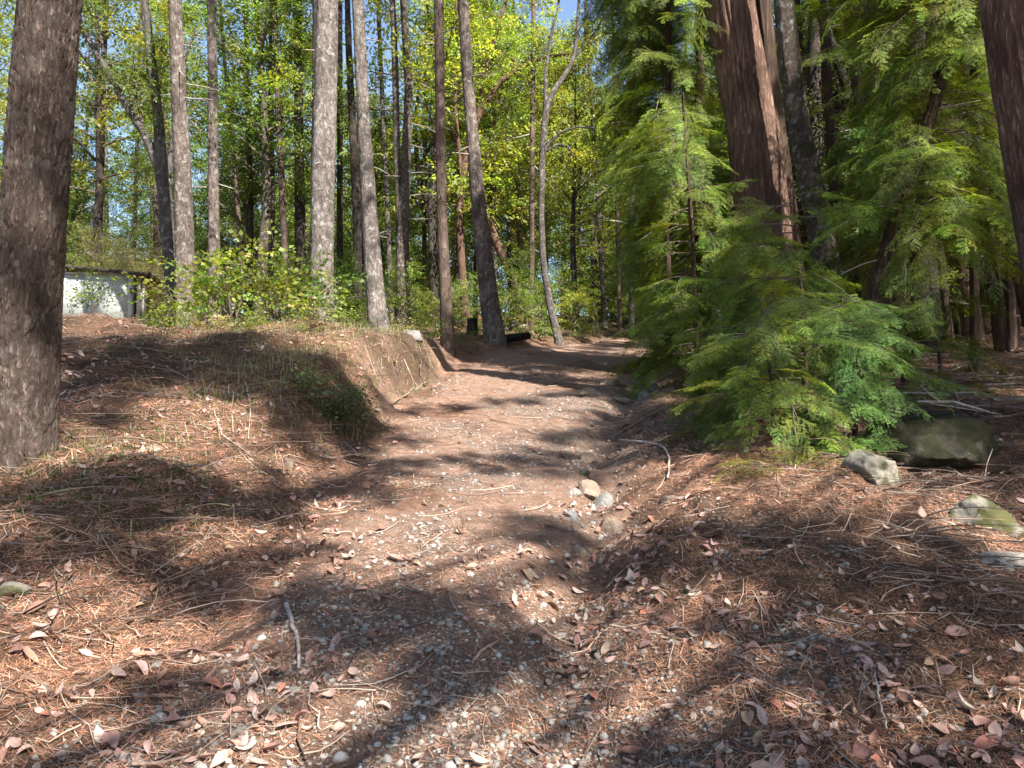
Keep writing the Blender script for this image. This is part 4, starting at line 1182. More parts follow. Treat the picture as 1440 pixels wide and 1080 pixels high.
for i, (x, y, s_) in enumerate([(15.5, 4.0, 1.3), (16.5, 11.0, 1.4), (20, 14.5, 1.5), (23, 18.5, 1.5), (18.5, 7.5, 1.5), (26, 23, 1.5), (29, 19, 1.5)]):  # unseen redwoods added to keep the wood on the right in shade
    forest_tree('redwood_tree', f'dense redwood, {["first", "second", "third", "fourth", "fifth", "sixth", "seventh"][i]} of those standing outside the view on the right', CFT, CF, 1, x, y, s_, i * 1.3, 'redwoods beyond the right edge of the view')

# ------------------------------------------------------------------ rocks
def ico(sub):
    import bmesh
    bm = bmesh.new()
    bmesh.ops.create_icosphere(bm, subdivisions=sub, radius=1.0)
    V = np.array([v.co[:] for v in bm.verts]); F = np.array([[v.index for v in f.verts] for f in bm.faces])
    bm.free()
    return V, F
ICO4, ICO3, ICO1 = ico(5), ico(4), ico(1)

def rock_mesh(name, size, seed, mat, src=ICO3, cuts=11, rough=0.20):
    g = np.random.default_rng(seed)
    V, F = src
    V = V.copy()
    for _ in range(cuts):                      # flat broken faces
        n = nrm(g.normal(0, 1, 3)); h = g.uniform(0.5, 0.85)
        d = V @ n - h
        V = V - np.outer(np.where(d > 0, d * 0.85, 0), n)
    s = fbm(V[:, 0] * 1.4 + seed, V[:, 1] * 1.4, V[:, 2] * 1.4, 5, seed)
    f = fbm(V[:, 0] * 6 + seed, V[:, 1] * 6, V[:, 2] * 6, 4, seed + 3)
    V = V * (1 + rough * s + 0.07 * f + 0.03 * fbm(V[:, 0] * 16 + seed, V[:, 1] * 16, V[:, 2] * 16, 2, seed + 6))[:, None] * np.asarray(size)
    return mesh(name, V, F, mat, smooth=True)

def rock(label, u, v, wpx, hr, dr, mat, seed, rz=0.0, sink=0.35, big=False, tilt=0.0, cat='rock', group=None, y=None):
    """u, v: the foot of the rock in the photograph; wpx its width there; hr, dr its height and depth against its width."""
    p = hit(u, v)
    w = wpx / PX * math.hypot(p[1], p[0] * 0.3) / 2
    sz = (w, w * dr, w * hr)
    sink = sink + (0.1 if w < 0.3 else 0.0)
    o = link('rock' if w < 0.5 else 'boulder', rock_mesh('rock', sz, seed, M[mat], ICO4 if big else ICO3), None, (p[0], p[1] + sz[1] * 0.5, p[2] + sz[2] * (1 - 2 * sink)), label, cat, group)
    o.rotation_euler = (0, tilt, rz)
    return o
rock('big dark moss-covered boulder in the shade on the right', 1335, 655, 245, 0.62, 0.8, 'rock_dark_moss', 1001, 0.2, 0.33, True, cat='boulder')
rock('pale lichen-spotted rock beside the redwood sprays', 1243, 684, 104, 0.86, 0.8, 'rock_lichen', 1012, 0.5, 0.3, True)
rock('mossy grey-green rock under the arching bare branch', 1390, 738, 120, 0.6, 0.8, 'rock_moss', 1003, 0.3, 0.36, True)
rock('flat pale rock half buried in the needles near the right edge', 1428, 795, 84, 0.5, 0.8, 'rock_pale', 1004, 0.0, 0.4, True)
rock('half buried tan rock at the left edge of the leaf litter', 6, 843, 60, 0.6, 0.8, 'rock_lichen', 1005)
rock('small pale rock in the sunny patch on the left bank', 212, 636, 24, 0.9, 0.9, 'rock_tan', 1006, 0.3, 0.3)
rock('small tan rock lower on the left bank', 404, 655, 18, 1.1, 0.8, 'rock_tan', 1007)
rock('long tan rock in the gully', 828, 702, 38, 1.1, 1.3, 'rock_tan', 1008, -0.5, 0.3)
rock('rounded blue-grey stone leaning on the long tan rock', 849, 714, 32, 0.95, 0.8, 'rock_grey', 1009, 0.5, 0.22, tilt=-0.5)
rock('blocky grey-tan rock below the blue-grey stone in the gully', 860, 752, 42, 1.0, 0.9, 'rock_tan', 1010, 0.4, 0.35)
rock('round tan stone uppermost in the gully row', 825, 650, 27, 0.9, 0.8, 'rock_tan', 1011, 0.2, 0.35)
rock('small olive stone touching the top of the long tan rock', 823, 668, 20, 0.9, 0.8, 'rock_lichen', 1002, 0.7, 0.3)
rock('small pale stone left of the long tan rock', 806, 697, 24, 0.8, 0.8, 'rock_pale', 1013, 0.2, 0.35)
rock('half buried grey rock left of the blocky gully rock', 803, 730, 36, 0.7, 0.8, 'rock_grey', 1014, 0.2, 0.4)
rock('small rock in the leaves at the lower end of the gully', 812, 780, 34, 0.8, 0.9, 'rock_tan', 1015, 0.5, 0.35)
rock('low tan stone in the sun right of the gully', 943, 706, 28, 0.7, 0.8, 'rock_tan', 1016, 0.2, 0.35)
rock('broad flat tan rock lying in the road', 825, 558, 62, 0.36, 0.9, 'rock_tan', 1017, 0.1, 0.4)
rock('flat tan rock higher up the road, behind the broad one', 862, 543, 38, 0.5, 0.9, 'rock_tan', 1018, 0.4, 0.4)
rock('angular grey rock on the right verge of the road', 918, 548, 27, 0.9, 0.9, 'rock_grey', 1019, 0.1, 0.3)
rock('small grey rock just below the angular one on the verge', 906, 562, 24, 0.9, 0.9, 'rock_grey', 1020, 0.7, 0.3)
rock('low pale rock beside the broad flat one in the road', 874, 566, 44, 0.4, 0.9, 'rock_tan', 1021, 0.3, 0.4)
rock('grey boulder behind the flaring pale fir', 580, 472, 40, 0.5, 0.8, 'rock_grey', 1022, 0.3, 0.48, cat='boulder')
rock('mossy round rock in the brush right of the leaning fir', 722, 464, 26, 0.9, 0.9, 'rock_moss', 1023, 0.1, 0.2)
rock('second mossy rock lower in the brush by the fallen log', 737, 468, 22, 0.8, 0.9, 'rock_moss', 1024, 0.8, 0.2)
rock('pale rock standing upright where the track vanishes', 937, 457, 17, 1.5, 0.9, 'rock_tan', 1025, 0.2, 0.2)
rock('tan lump of rock at the foot of the cut bank', 640, 540, 16, 1.4, 0.9, 'rock_tan', 1026, 0.3, 0.3)

# ------------------------------------------------------------------ log, stump, dark wood
def log(name, label, a, b, r, mat, seed, cat='log'):
    P, rad = resample(np.array([a, (a + b) / 2, b]), 26, np.array([r, r * 0.95, r * 0.85]))
    V, F, F3 = tube(P, rad, 22, True, bark_plain(0.02, seed))
    o = P[0]
    return link(name, mesh(name, V - o, [F, F3], M[mat], smooth=True), None, o, label, cat)
a = hit(700, 482); b = hit(744, 480)
log('fallen_log', 'short black log lying at the foot of the leaning fir', a + (0, 0, 0.07), b + (0, -0.25, 0.10), 0.11, 'black_wood', 5)
p = hit(660, 480)
log('stump', 'dark low stump between the thin red fir and the leaning fir', np.array((p[0], 21.0, float(ground_z(p[0] * 21 / p[1], 21)) - 0.1)), np.array((p[0] + 0.02, 21.0, float(ground_z(p[0], 21)) + 0.42)), 0.16, 'black_wood', 6, 'stump')

# ------------------------------------------------------------------ the white trailer
def box(x0, x1, y0, y1, z0, z1):
    V = np.array([(x, y, z) for z in (z0, z1) for y in (y0, y1) for x in (x0, x1)], float)
    F = np.array([(0, 2, 3, 1), (4, 5, 7, 6), (0, 1, 5, 4), (2, 6, 7, 3), (0, 4, 6, 2), (1, 3, 7, 5)])
    return V, F
def boxmesh(name, mat, *dims):
    b = Bag()
    for d in dims: b.add(*box(*d))
    return mesh(name, np.concatenate(b.V), b.F, mat)
M['white'] = plain_material('white_panel', (0.25, 0.27, 0.25), (0.38, 0.40, 0.375), 2.5, 0.6, 0.05)
M['trim'] = plain_material('grey_trim', (0.20, 0.19, 0.165), (0.40, 0.38, 0.34), 6, 0.6, 0.2)
M['roof'] = plain_material('weathered_roof', (0.02, 0.017, 0.015), (0.09, 0.075, 0.065), 9, 0.9, 0.4)
M['ink'] = plain_material('purple_black_ink', (0.03, 0.02, 0.035), (0.06, 0.04, 0.06), 30, 0.7, 0.0)
D = 19.5
p0 = px_at(40, 463, D); p1 = px_at(180, 463, D); ptop = px_at(180, 382, D)
W = p1[0] - p0[0]; Hh = ptop[2] - p1[2]
tr = link('utility_trailer', None, None, (p0[0], D, p0[2]), 'white boxy trailer with a dark weathered roof behind the thick fir', 'trailer')
tr.rotation_euler.z = R(3)
body = link('body', boxmesh('body', M['white'], (0, W, 0, 3.2, 0, Hh)), tr)
link('side_panel', boxmesh('side_panel', M['white'], (0.12, W * 0.53, -0.018, 0.0, 0.10, Hh - 0.08)), body)
link('side_panel', boxmesh('side_panel', M['white'], (W * 0.53 + 0.015, W - 0.10, -0.018, 0.0, 0.10, Hh - 0.08)), body)
for k, x in enumerate((W - 0.06, W + 0.14, W + 0.26)):
    link('corner_post', boxmesh('corner_post', M['trim'] if k else M['white'], (x, x + 0.10 - 0.02 * k, -0.05 + 0.05 * k, 0.2 + 0.05 * k, -0.05, Hh - 0.02 - 0.08 * k)), tr)
link('bottom_rail', boxmesh('bottom_rail', M['trim'], (-0.02, W + 0.02, -0.05, 0.05, -0.10, 0.06)), tr)
link('top_rail', boxmesh('top_rail', M['trim'], (-0.02, W + 0.04, -0.045, 0.05, Hh - 0.06, Hh)), tr)
for k in range(5):
    x0 = -0.2 + k * (W + 0.6) / 5
    rb = link('roof_board', boxmesh('roof_board', M['roof'], (x0, x0 + (W + 0.6) / 5 + 0.12, -0.22, 3.3, 0, 0.055)), tr, (0, 0, Hh + 0.012 + 0.03 * (k % 2) + (0.07 if k < 3 else 0.0)))
    rb.rotation_euler = (R(0.6 * (k % 3 - 1)), R(1.6), 0)
link('latch', boxmesh('latch', M['roof'], (W + 0.0, W + 0.04, -0.075, -0.052, Hh * 0.63, Hh * 0.72)), tr)
def lettering(txt, x, z, size, parent):
    cu = bpy.data.curves.new('lettering', 'FONT'); cu.body = txt; cu.size = size; cu.extrude = 0.002
    tmp = bpy.data.objects.new('tmp', cu); col.objects.link(tmp)
    bpy.context.view_layer.update()
    me = bpy.data.meshes.new_from_object(tmp.evaluated_get(bpy.context.evaluated_depsgraph_get()))
    bpy.data.objects.remove(tmp)
    me.materials.clear(); me.materials.append(M['ink'])
    o = link('lettering', me, parent, (x, -0.022, z)); o.rotation_euler = (R(90), 0, 0)
    return o
lx = px_at(93, 432, D)
lettering('UKC', lx[0] - p0[0], lx[2] - p0[2], 0.15, body)
lx = px_at(96, 441, D)
lettering('F3', lx[0] - p0[0], lx[2] - p0[2], 0.13, body)

# ------------------------------------------------------------------ shrubs and small plants near by
BIG_T = [leaf_spray(s, 16, 0.55, 0.085, 0.72, 0.5, 0.25) for s in range(110, 114)]
OLIVE_T = [leaf_spray(s, 40, 0.6, 0.045, 0.35, 0.6, 0.1) for s in range(120, 123)]
GLOSS_T = [leaf_spray(s, 14, 0.22, 0.042, 0.6, 0.5, 0.0) for s in range(130, 133)]
def bush(name, label, u, v, y, H, W, nstem, nspray, base, temps, sc, seed, mat='leaf', stem_r=0.012, group=None, upright=0.6, cat='shrub'):
    g = np.random.default_rng(seed)
    if y is None:
        o = hit(u, v)
    else:
        x = (u - 720) / PX * y; o = np.array((x, y, float(ground_z(x, y))))
    root = link(name, None, None, o, label, cat, group)
    bag = Bag(); curves = []
    for i in range(nstem):
        az = g.uniform(0, 6.28); q_ = g.uniform(0.2, 1)
        tip = np.array((math.cos(az) * W * q_, math.sin(az) * W * q_, H * g.uniform(0.55, 1.0)))
        mid = tip * (0.35, 0.35, 0.6) + g.normal(0, 0.03, 3)
        st = np.array((g.normal(0, 0.05), g.normal(0, 0.05), -0.05))
        Q, r = resample(np.array([st, mid, tip]), 9, np.array([stem_r, stem_r * 0.7, stem_r * 0.25]))
        V, F, F3 = tube(Q, r, 5)
        link('stem', mesh('stem', V, [F, F3], M['twig'], smooth=True), root)
        curves.append(Q)
    pos, fwd = [], []
    for i in range(nspray):
        Q = curves[int(g.integers(0, len(curves)))]; s = g.uniform(0.25, 1) * (len(Q) - 1)
        p = np.array([np.interp(s, np.arange(len(Q)), Q[:, a]) for a in range(3)])
        d = nrm(g.normal(0, 1, 3) * (1, 1, 0.3) + (0, 0, upright * 0.4))
        pos.append(p + d * g.uniform(0, 0.15) * W); fwd.append(d)
    scatter(bag, temps, np.array(pos), np.array(fwd), g.uniform(0.7, 1.2, nspray) * sc, base, seed + 1, 0.5)
    link('foliage', bag.mesh('foliage', [M[mat], M['twig']]), root)
    return root
bush('huckleberry_shrub', 'small glossy green shrub on the face of the left bank', 484, 606, None, 0.42, 0.26, 7, 60, (0.07, 0.115, 0.03), GLOSS_T, 1.0, 1101, 'gloss_leaf', 0.005)
bush('huckleberry_shrub', 'sparse low green sprigs above the glossy shrub on the bank', 430, 560, None, 0.3, 0.3, 6, 22, G_MID, GLOSS_T, 1.0, 1102, 'gloss_leaf', 0.004)
lsh = [(330, 11.8, 1.5, 0.9), (385, 12.3, 1.55, 0.8), (425, 12.8, 1.3, 0.6), (285, 12.6, 1.6, 0.8)]
lbl = ['broad-leaved green shrub, second from the forked madrone on the bank', 'broad-leaved green shrub, third from the forked madrone', 'broad-leaved green shrub touching the stout pale fir', 'broad-leaved green shrub closest to the forked madrone']
for i, (u, y, H, W) in enumerate(lsh):
    bush('maple_shrub', lbl[i], u, None, y, H * 0.8, W * 1.35, 10, 40, G_YELLOW if i % 2 else G_LIGHT, BIG_T, 1.0, 1110 + i, group='broad-leaved shrubs on the bank')
for i, (u, y, H, W) in enumerate([(205, 21, 2.4, 1.3), (180, 24, 3.0, 1.4), (225, 20, 1.9, 1.0), (150, 25, 3.2, 1.4), (110, 26, 3.0, 1.4)]):
    bush('olive_shrub', ['dusty olive twiggy shrub right beside the trailer corner', 'tall dusty olive shrub rising over the trailer roof end', 'low dusty olive shrub between the trailer and the madrone', 'dusty olive shrub behind the middle of the trailer roof', 'dusty olive shrub behind the trailer next to the thick fir'][i],
         u, None, y, H, W, 16, 240, G_OLIVE, OLIVE_T, 1.1, 1120 + i, group='dusty olive shrubs around the trailer')
bush('sprig', 'leafy sprig growing up in front of the trailer side', 128, None, 13.5, 0.85, 0.4, 6, 34, G_MID, GLOSS_T, 1.5, 1130, 'gloss_leaf', 0.008, cat='plant')
for i, (u, y, H) in enumerate([(225, 10.5, .35), (262, 11.2, .45), (300, 10.8, .3), (350, 11.0, .5), (405, 10.6, .35), (440, 11.4, .45), (480, 12.6, .35), (510, 13.6, .4), (560, 15.5, .4), (600, 16.5, .5), (655, 19.5, .5), (742, 21.5, .6), (815, 23.0, .6), (840, 24.0, .5)]):
    wd = where((u - 720) / PX * y, y, 12, 17)
    bush('weedy_plant', f'{wd[0]} low weedy green plant growing {wd[1]}, {["feathery", "leafy", "spindly"][i % 3]}', u, None, y, H, H * 0.7, 6, 22, [G_LIGHT, G_MID, G_OLIVE][i % 3], [GLOSS_T, OLIVE_T, BIG_T][i % 3], [1.2, 0.6, 0.55][i % 3], 1160 + i, 'leaf', 0.005, 'low weedy plants along the bank top', cat='plant')
for i, (u, v) in enumerate([(1080, 664), (1180, 650), (1130, 640), (1055, 640)]):
    o = hit(u, v)
    gg = np.random.default_rng(1140 + i)
    bs = [(np.zeros(3) + (0, 0, 0.03), (math.cos(a), math.sin(a), gg.uniform(0.1, 0.6)), gg.uniform(0.2, 0.36), 0.5) for a in gg.uniform(2.0, 6.0, 7)]
    link('redwood_sprout', bough_crown('redwood_sprout', bs, (0.15, 0.16, 0.018), 1150 + i, NEED_FINE, 0.30, 9), None, o,
         ['yellow-green sprout lowest on the slope beside the track', 'yellow-green sprout beside the pale lichen-spotted rock', 'yellow-green sprout between the other two under the sprays', 'yellow-green sprout farthest from the lichen-spotted rock'][i], 'plant', 'yellow-green sprouts under the redwood sprays')

# ------------------------------------------------------------------ litter on the ground
def slope_frame(x, y):
    e = 0.05
    zx = (ground_z(x + e, y) - ground_z(x - e, y)) / (2 * e); zy = (ground_z(x, y + e) - ground_z(x, y - e)) / (2 * e)
    n = nrm(np.stack([-zx, -zy, np.ones_like(zx)], -1))
    return n

def spots(n, seed, ymin=2.2, ymax=16, margin=0.9):
    """Points over the ground in view, thinning with distance."""
    g = np.random.default_rng(seed)
    t = g.uniform(0, 1, n)
    y = ymin * (ymax / ymin) ** (t ** 0.9)
    x = g.uniform(-1, 1, n) * (y * 0.70 + margin)
    return x, y, g

# needles: fine dry strands, past counting
x, y, g = spots(330000, 1201, 2.0, 18)
so, gr, du, rd = zone(x, y)
clump = fbm(x * 1.6, y * 1.6, octaves=3, seed=91)
keep = g.uniform(0, 1, len(x)) < np.clip(0.85 + 0.4 * clump - 0.40 * rd * sstep(3, 6, y) - 0.42 * rd, 0.06, 1)
x, y = x[keep], y[keep]; n = len(x)
z = ground_z(x, y); N_ = slope_frame(x, y)
az = g.uniform(0, 6.28, n)
T = np.stack([np.cos(az), np.sin(az), np.zeros(n)], 1); T = nrm(T - N_ * np.sum(T * N_, 1, keepdims=True) + N_ * g.normal(0.05, 0.22, n)[:, None])
ln = g.uniform(0.02, 0.07, n) * (0.7 + 0.06 * y); wd = g.uniform(0.0004, 0.0009, n) * (0.8 + 0.22 * y)
S = nrm(np.cross(T, N_ + g.normal(0, 0.3, (n, 3)))) * wd[:, None]
C0 = np.stack([x, y, z + g.uniform(0.002, 0.02, n)], 1)
A, B = C0 - T * ln[:, None] / 2, C0 + T * ln[:, None] / 2
QQ = np.stack([A - S, B - S * 0.5, B + S * 0.5, A + S], 1)
pal = np.array([(0.40, 0.185, 0.105), (0.28, 0.12, 0.07), (0.48, 0.27, 0.175), (0.14, 0.075, 0.05), (0.50, 0.36, 0.265), (0.29, 0.215, 0.17)])
CC = pal[g.choice(6, n, p=[0.32, 0.24, 0.18, 0.12, 0.07, 0.07])] * g.uniform(0.7, 1.25, (n, 1))
CC = CC * (1 - 0.45 * sstep(0.2, 0.7, du[keep])[:, None])
link('needle_litter', mesh('needle_litter', QQ.reshape(-1, 3), np.arange(len(QQ) * 4).reshape(-1, 4), M['litter'], CC), None, None, 'brown dry conifer needles strewn over the ground', None, None, 'stuff')

# fallen leaves
def dry_leaf(seed, L, Wd):
    g = np.random.default_rng(seed)
    s = np.linspace(0, 1, 6)
    w = Wd * np.sin(np.pi * s ** 0.85) ** 0.8 * 0.5
    curl = g.uniform(-0.4, 0.9); fold = g.uniform(0.0, 1.0); tw = g.normal(0, 0.5)
    rows = []
    for i, si in enumerate(s):
        zc = curl * L * (si - 0.4) ** 2 * 1.6
        a = tw * (si - 0.5)
        for sd in (-1, 0, 1):
            yy = sd * w[i]; zz = abs(sd) * w[i] * fold
            rows.append((si * L - L / 2, yy * math.cos(a) - zz * math.sin(a) * sd, zc + zz + sd * w[i] * math.sin(a) * 0.7 + 0.003))
    V = np.array(rows)
    F = []
    for i in range(5):
        for j in range(2):
            k = i * 3 + j
            F.append((k, k + 3, k + 4, k + 1))
    return V, np.array(F)
LEAFPAL = [(0.38, 0.235, 0.20), (0.44, 0.29, 0.25), (0.31, 0.18, 0.145), (0.42, 0.285, 0.235), (0.34, 0.19, 0.135), (0.42, 0.34, 0.285), (0.44, 0.18, 0.12), (0.26, 0.135, 0.10), (0.38, 0.29, 0.23), (0.40, 0.27, 0.17), (0.42, 0.235, 0.19), (0.36, 0.26, 0.22)]
LV = []
for i in range(18):
    L = 0.075 + 0.03 * ((i * 7) % 5) / 4
    LV.append(dry_leaf(1300 + i, L, L * (0.38 + 0.05 * (i % 4))))
LM = [mesh('fallen_leaf', V, F, M['litter_leaf'], np.tile(LEAFPAL[i % 12], (len(F), 1)), smooth=True) for i, (V, F) in enumerate(LV)]
x, y, g = spots(11000, 1301, 2.25, 16, 0.4)
so, gr, du, rd = zone(x, y)
cl = fbm(x * 0.9 + 4, y * 0.9, octaves=3, seed=95) + 0.5 * fbm(x * 4, y * 4, octaves=2, seed=96)
e2 = x_gully(y) - x
w = 0.20 + 1.1 * cl - 0.28 * rd + 0.30 * (x < x_left(y)) + 0.6 * np.exp(-(e2 / 0.3) ** 2) + 0.12 * (e2 < -0.3)
keep = g.uniform(0, 1, len(x)) < np.clip(w, 0.04, 0.95)
x, y = x[keep], y[keep]
order = np.argsort(np.hypot(y, x)); x, y = x[order], y[order]
z = ground_z(x, y); NN = slope_frame(x, y)
inview = np.abs(x / y) < 0.66
nb = 0; rest = Bag()
for i in range(len(x)):
    k = int(g.integers(0, 18)); s = min(1.15, math.exp(g.normal(-0.42, 0.30)))
    nn = Vector(NN[i]) + Vector(g.normal(0, 0.33, 3))
    qn = nn.to_track_quat('Z', 'Y') @ Matrix.Rotation(g.uniform(0, 6.28), 3, 'Z').to_quaternion()
    lo = (x[i], y[i], z[i] + g.uniform(0.006, 0.022))
    if inview[i] and nb < 300 and y[i] > 2.45:
        o = link('fallen_leaf', LM[k], ground, lo)
        o.rotation_mode = 'QUATERNION'; o.rotation_quaternion = qn; o.scale = (s, s, s)
        nb += 1
    else:
        V, F = LV[k]
        Rm = np.array(qn.to_matrix())
        rest.add((V * s) @ Rm.T + lo, F, np.array(LEAFPAL[k % 12]) * g.uniform(0.75, 1.2))
link('leaf_litter', rest.mesh('leaf_litter', [M['litter_leaf']], True), None, None, 'smaller dry leaves scattered farther back over the ground', None, None, 'stuff')

# gravel
GP = [(0.28, 0.262, 0.235), (0.37, 0.345, 0.315), (0.20, 0.188, 0.17), (0.32, 0.255, 0.195), (0.25, 0.235, 0.21), (0.41, 0.375, 0.335), (0.19, 0.158, 0.13), (0.30, 0.275, 0.245)]
GVt = []
for i in range(10):
    gg = np.random.default_rng(1400 + i); V, F = ICO1; V = V.copy()
    for _ in range(4):
        nn_ = nrm(gg.normal(0, 1, 3)); h = gg.uniform(0.3, 0.7); d = V @ nn_ - h
        V = V - np.outer(np.where(d > 0, d, 0), nn_)
    V = V * (1 + 0.12 * gg.normal(0, 1, (len(V), 1))) * (1, gg.uniform(0.55, 0.95), gg.uniform(0.35, 0.6))
    GVt.append((V, F))
GM = [mesh('stone', V, F, M['gravel'], np.tile(GP[i % 8], (len(F), 1))) for i, (V, F) in enumerate(GVt)]
x, y, g = spots(80000, 1401, 2.2, 15, 0.2)
so, gr, du, rd = zone(x, y)
keep = g.uniform(0, 1, len(x)) < np.clip(gr * 0.9 + 0.16 * rd + 0.25 * np.exp(-((x_gully(y) - x) / 0.35) ** 2), 0, 1)
x, y = x[keep], y[keep]
sz = np.exp(g.normal(math.log(0.0088), 0.6, len(x))) * (0.85 + 0.03 * y)
sz = np.clip(sz, 0.005, 0.035)
z = ground_z(x, y)
appar = np.where(np.abs(x / y) < 0.64, sz / np.hypot(x, y), 0)
top300 = set(np.argsort(-appar)[:300].tolist())
rest = Bag()
for i in range(len(x)):
    k = int(g.integers(0, 10)); lo = (x[i], y[i], z[i] + sz[i] * 0.04)
    eu = g.uniform(0, 6.28, 3) * (0.12, 0.12, 1)
    if i in top300:
        o = link('stone', GM[k], road, lo); o.rotation_euler = eu; o.scale = (sz[i],) * 3
    else:
        V, F = GVt[k]; c, s = math.cos(eu[2]), math.sin(eu[2])
        rest.add(np.stack([V[:, 0] * c - V[:, 1] * s, V[:, 0] * s + V[:, 1] * c, V[:, 2]], 1) * sz[i] + lo, F, np.array(GP[k % 8]) * g.uniform(0.7, 1.2))
link('gravel', rest.mesh('gravel', [M['gravel']]), None, None, 'loose grey gravel spread in patches over the track', None, None, 'stuff')

# twigs past counting
x, y, g = spots(2600, 1501, 2.2, 17, 0.5)
tw = Bag()
rd = zone(x, y)[3]
for i in range(len(x)):
    if g.uniform() < rd[i] * 0.65: continue
    L = g.uniform(0.07, 0.38) * (0.7 + 0.06 * y[i]); az = g.uniform(0, 6.28); bend = g.normal(0, 0.35)
    s = np.linspace(-0.5, 0.5, 4)
    px_, py_ = x[i] + L * s * math.cos(az) - bend * L * s * s * math.sin(az), y[i] + L * s * math.sin(az) + bend * L * s * s * math.cos(az)
    P = np.stack([px_, py_, ground_z(px_, py_) + 0.008 + abs(g.normal(0, 0.02)) * np.abs(s) * 2], 1)
    r = g.uniform(0.0015, 0.004) * (0.8 + 0.07 * y[i])
    c = [(0.15, 0.10, 0.075), (0.30, 0.235, 0.19), (0.09, 0.06, 0.045), (0.36, 0.27, 0.2)][int(g.integers(0, 4))]
    tw.tube(P, r * np.linspace(1, 0.5, 4), 4, c, 0)
x, y, g = spots(4200, 1502, 3.5, 15, 0.5)
for i in range(len(x)):
    if x[i] > x_left(y[i]) - 0.15 and x[i] < x_gully(y[i]) + 1.6: continue
    L = g.uniform(0.15, 0.6); az = g.uniform(0, 6.28); el = abs(g.normal(0, 0.28)); bend = g.normal(0, 0.4)
    s = np.linspace(0, 1, 5)
    P = np.stack([x[i] + L * s * math.cos(az) - bend * L * s * s * math.sin(az), y[i] + L * s * math.sin(az) + bend * L * s * s * math.cos(az), np.zeros(5)], 1)
    P[:, 2] = float(ground_z(x[i], y[i])) + 0.0 + L * s * el - 0.6 * el * L * s * s
    P[:, 2] = np.maximum(P[:, 2], ground_z(P[:, 0], P[:, 1]) + 0.006)
    c = [(0.13, 0.095, 0.075), (0.24, 0.19, 0.16), (0.08, 0.055, 0.042), (0.20, 0.13, 0.09)][int(g.integers(0, 4))]
    tw.tube(P, g.uniform(0.002, 0.005) * np.linspace(1, 0.4, 5), 4, c, 0)
link('twig_litter', tw.mesh('twig_litter', [M['litter']], True), None, None, 'thin broken twigs lying all over the forest floor', None, None, 'stuff')

# sticks one can point to
def stick(name, label, pts, r, mat, seed=0, lift=0.012, cat='stick', group=None, side=0):
    """pts: photograph points along the stick, (u, v, height above ground)."""
    g = np.random.default_rng(seed)
    P = []
    for t in pts:
        h = hit(t[0], t[1]) if len(t) == 2 else None
        if h is not None: P.append(h + (0, 0, lift))
        else: P.append(np.asarray(px_at(t[0], t[1], t[2])))
    P = np.array(P)
    Q, rr = resample(P, 22, np.linspace(r, r * 0.55, len(P)))
    Q = Q + np.cumsum(g.normal(0, 0.0025, Q.shape), 0) * (1, 1, 0.3)
    gz = ground_z(Q[:, 0], Q[:, 1]) + r * 0.5
    Q[:, 2] = np.maximum(Q[:, 2], gz)
    b = Bag(); b.tube(Q, rr, 7)
    for _ in range(side):
        k = int(g.integers(6, 20)); d = nrm(g.normal(0, 1, 3) * (1, 0.5, 0.8) + (0, 0, 0.5)) * g.uniform(0.08, 0.3)
        b.tube(np.array([Q[k], Q[k] + d * 0.5 + g.normal(0, 0.01, 3), Q[k] + d]), [r * 0.45, r * 0.3, r * 0.15], 5)
    o = Q[0].copy()
    b.V = [v - o for v in b.V]
    return link(name, b.mesh(name, [M[mat], M[mat]], True), None, o, label, cat, group)
stick('stick', 'pale grey stick lying on the needles left of the gravel', [(402, 853), (412, 878), (421, 905), (422, 943)], 0.013, 'grey_stick', 1)
stick('stick', 'long dark curved stick reaching the bottom edge', [(470, 930), (445, 960), (427, 1005), (425, 1045), (437, 1078)], 0.009, 'dark_stick', 2)
stick('stick', 'tan stick at the bottom edge left of the long dark one', [(185, 1079), (230, 1076), (275, 1070)], 0.008, 'stick', 3)
stick('stick', 'short bent brown stick in the middle of the track', [(664, 937), (675, 918), (695, 904)], 0.007, 'stick', 4)
stick('stick', 'short dark stick in the leaves at lower left', [(35, 955), (65, 972), (100, 993)], 0.009, 'dark_stick', 5)
stick('stick', 'stubby brown stick among the gravel', [(865, 995), (890, 992), (910, 987)], 0.011, 'dark_stick', 6)
stick('stick', 'tan broken piece of wood near the middle of the litter', [(1040, 876), (1055, 873), (1068, 871)], 0.011, 'stick', 7)
stick('root', 'bleached curved root poking from the right verge', [(872, 624), (905, 626), (932, 632), (942, 652), (937, 678)], 0.014, 'grey_stick', 8, 0.03, 'root')
stick('root', 'brown root hanging down the face of the cut bank', [(585, 497), (592, 512), (590, 528), (597, 545)], 0.018, 'dark_stick', 21, 0.02, 'root', side=3)
stick('root', 'thin forked root on the cut bank just left of the hanging one', [(560, 500), (556, 520), (562, 540)], 0.012, 'dark_stick', 22, 0.02, 'root', side=3)
stick('root', 'pale root creeping along the lower edge of the cut bank', [(600, 540), (575, 556), (548, 572)], 0.014, 'stick', 23, 0.02, 'root', side=2)
stick('stick', 'grey stick slanting down the right verge above the curved root', [(925, 582), (905, 592), (880, 606), (862, 618)], 0.016, 'dead_wood', 9)
stick('bare_branch', 'arching bare grey branch springing over the lichen-spotted rock', [(1225, 618, 6.6), (1262, 613, 6.5), (1320, 615, 6.4), (1345, 622, 6.3), (1375, 650, 6.2)], 0.008, 'grey_stick', 10, cat='branch', side=5)
stick('bare_branch', 'second thin branch arching over towards the mossy boulder', [(1240, 614, 6.9), (1290, 612, 6.8), (1350, 617, 6.7), (1385, 635, 6.6), (1412, 662, 6.5)], 0.007, 'grey_stick', 11, cat='branch', side=3)
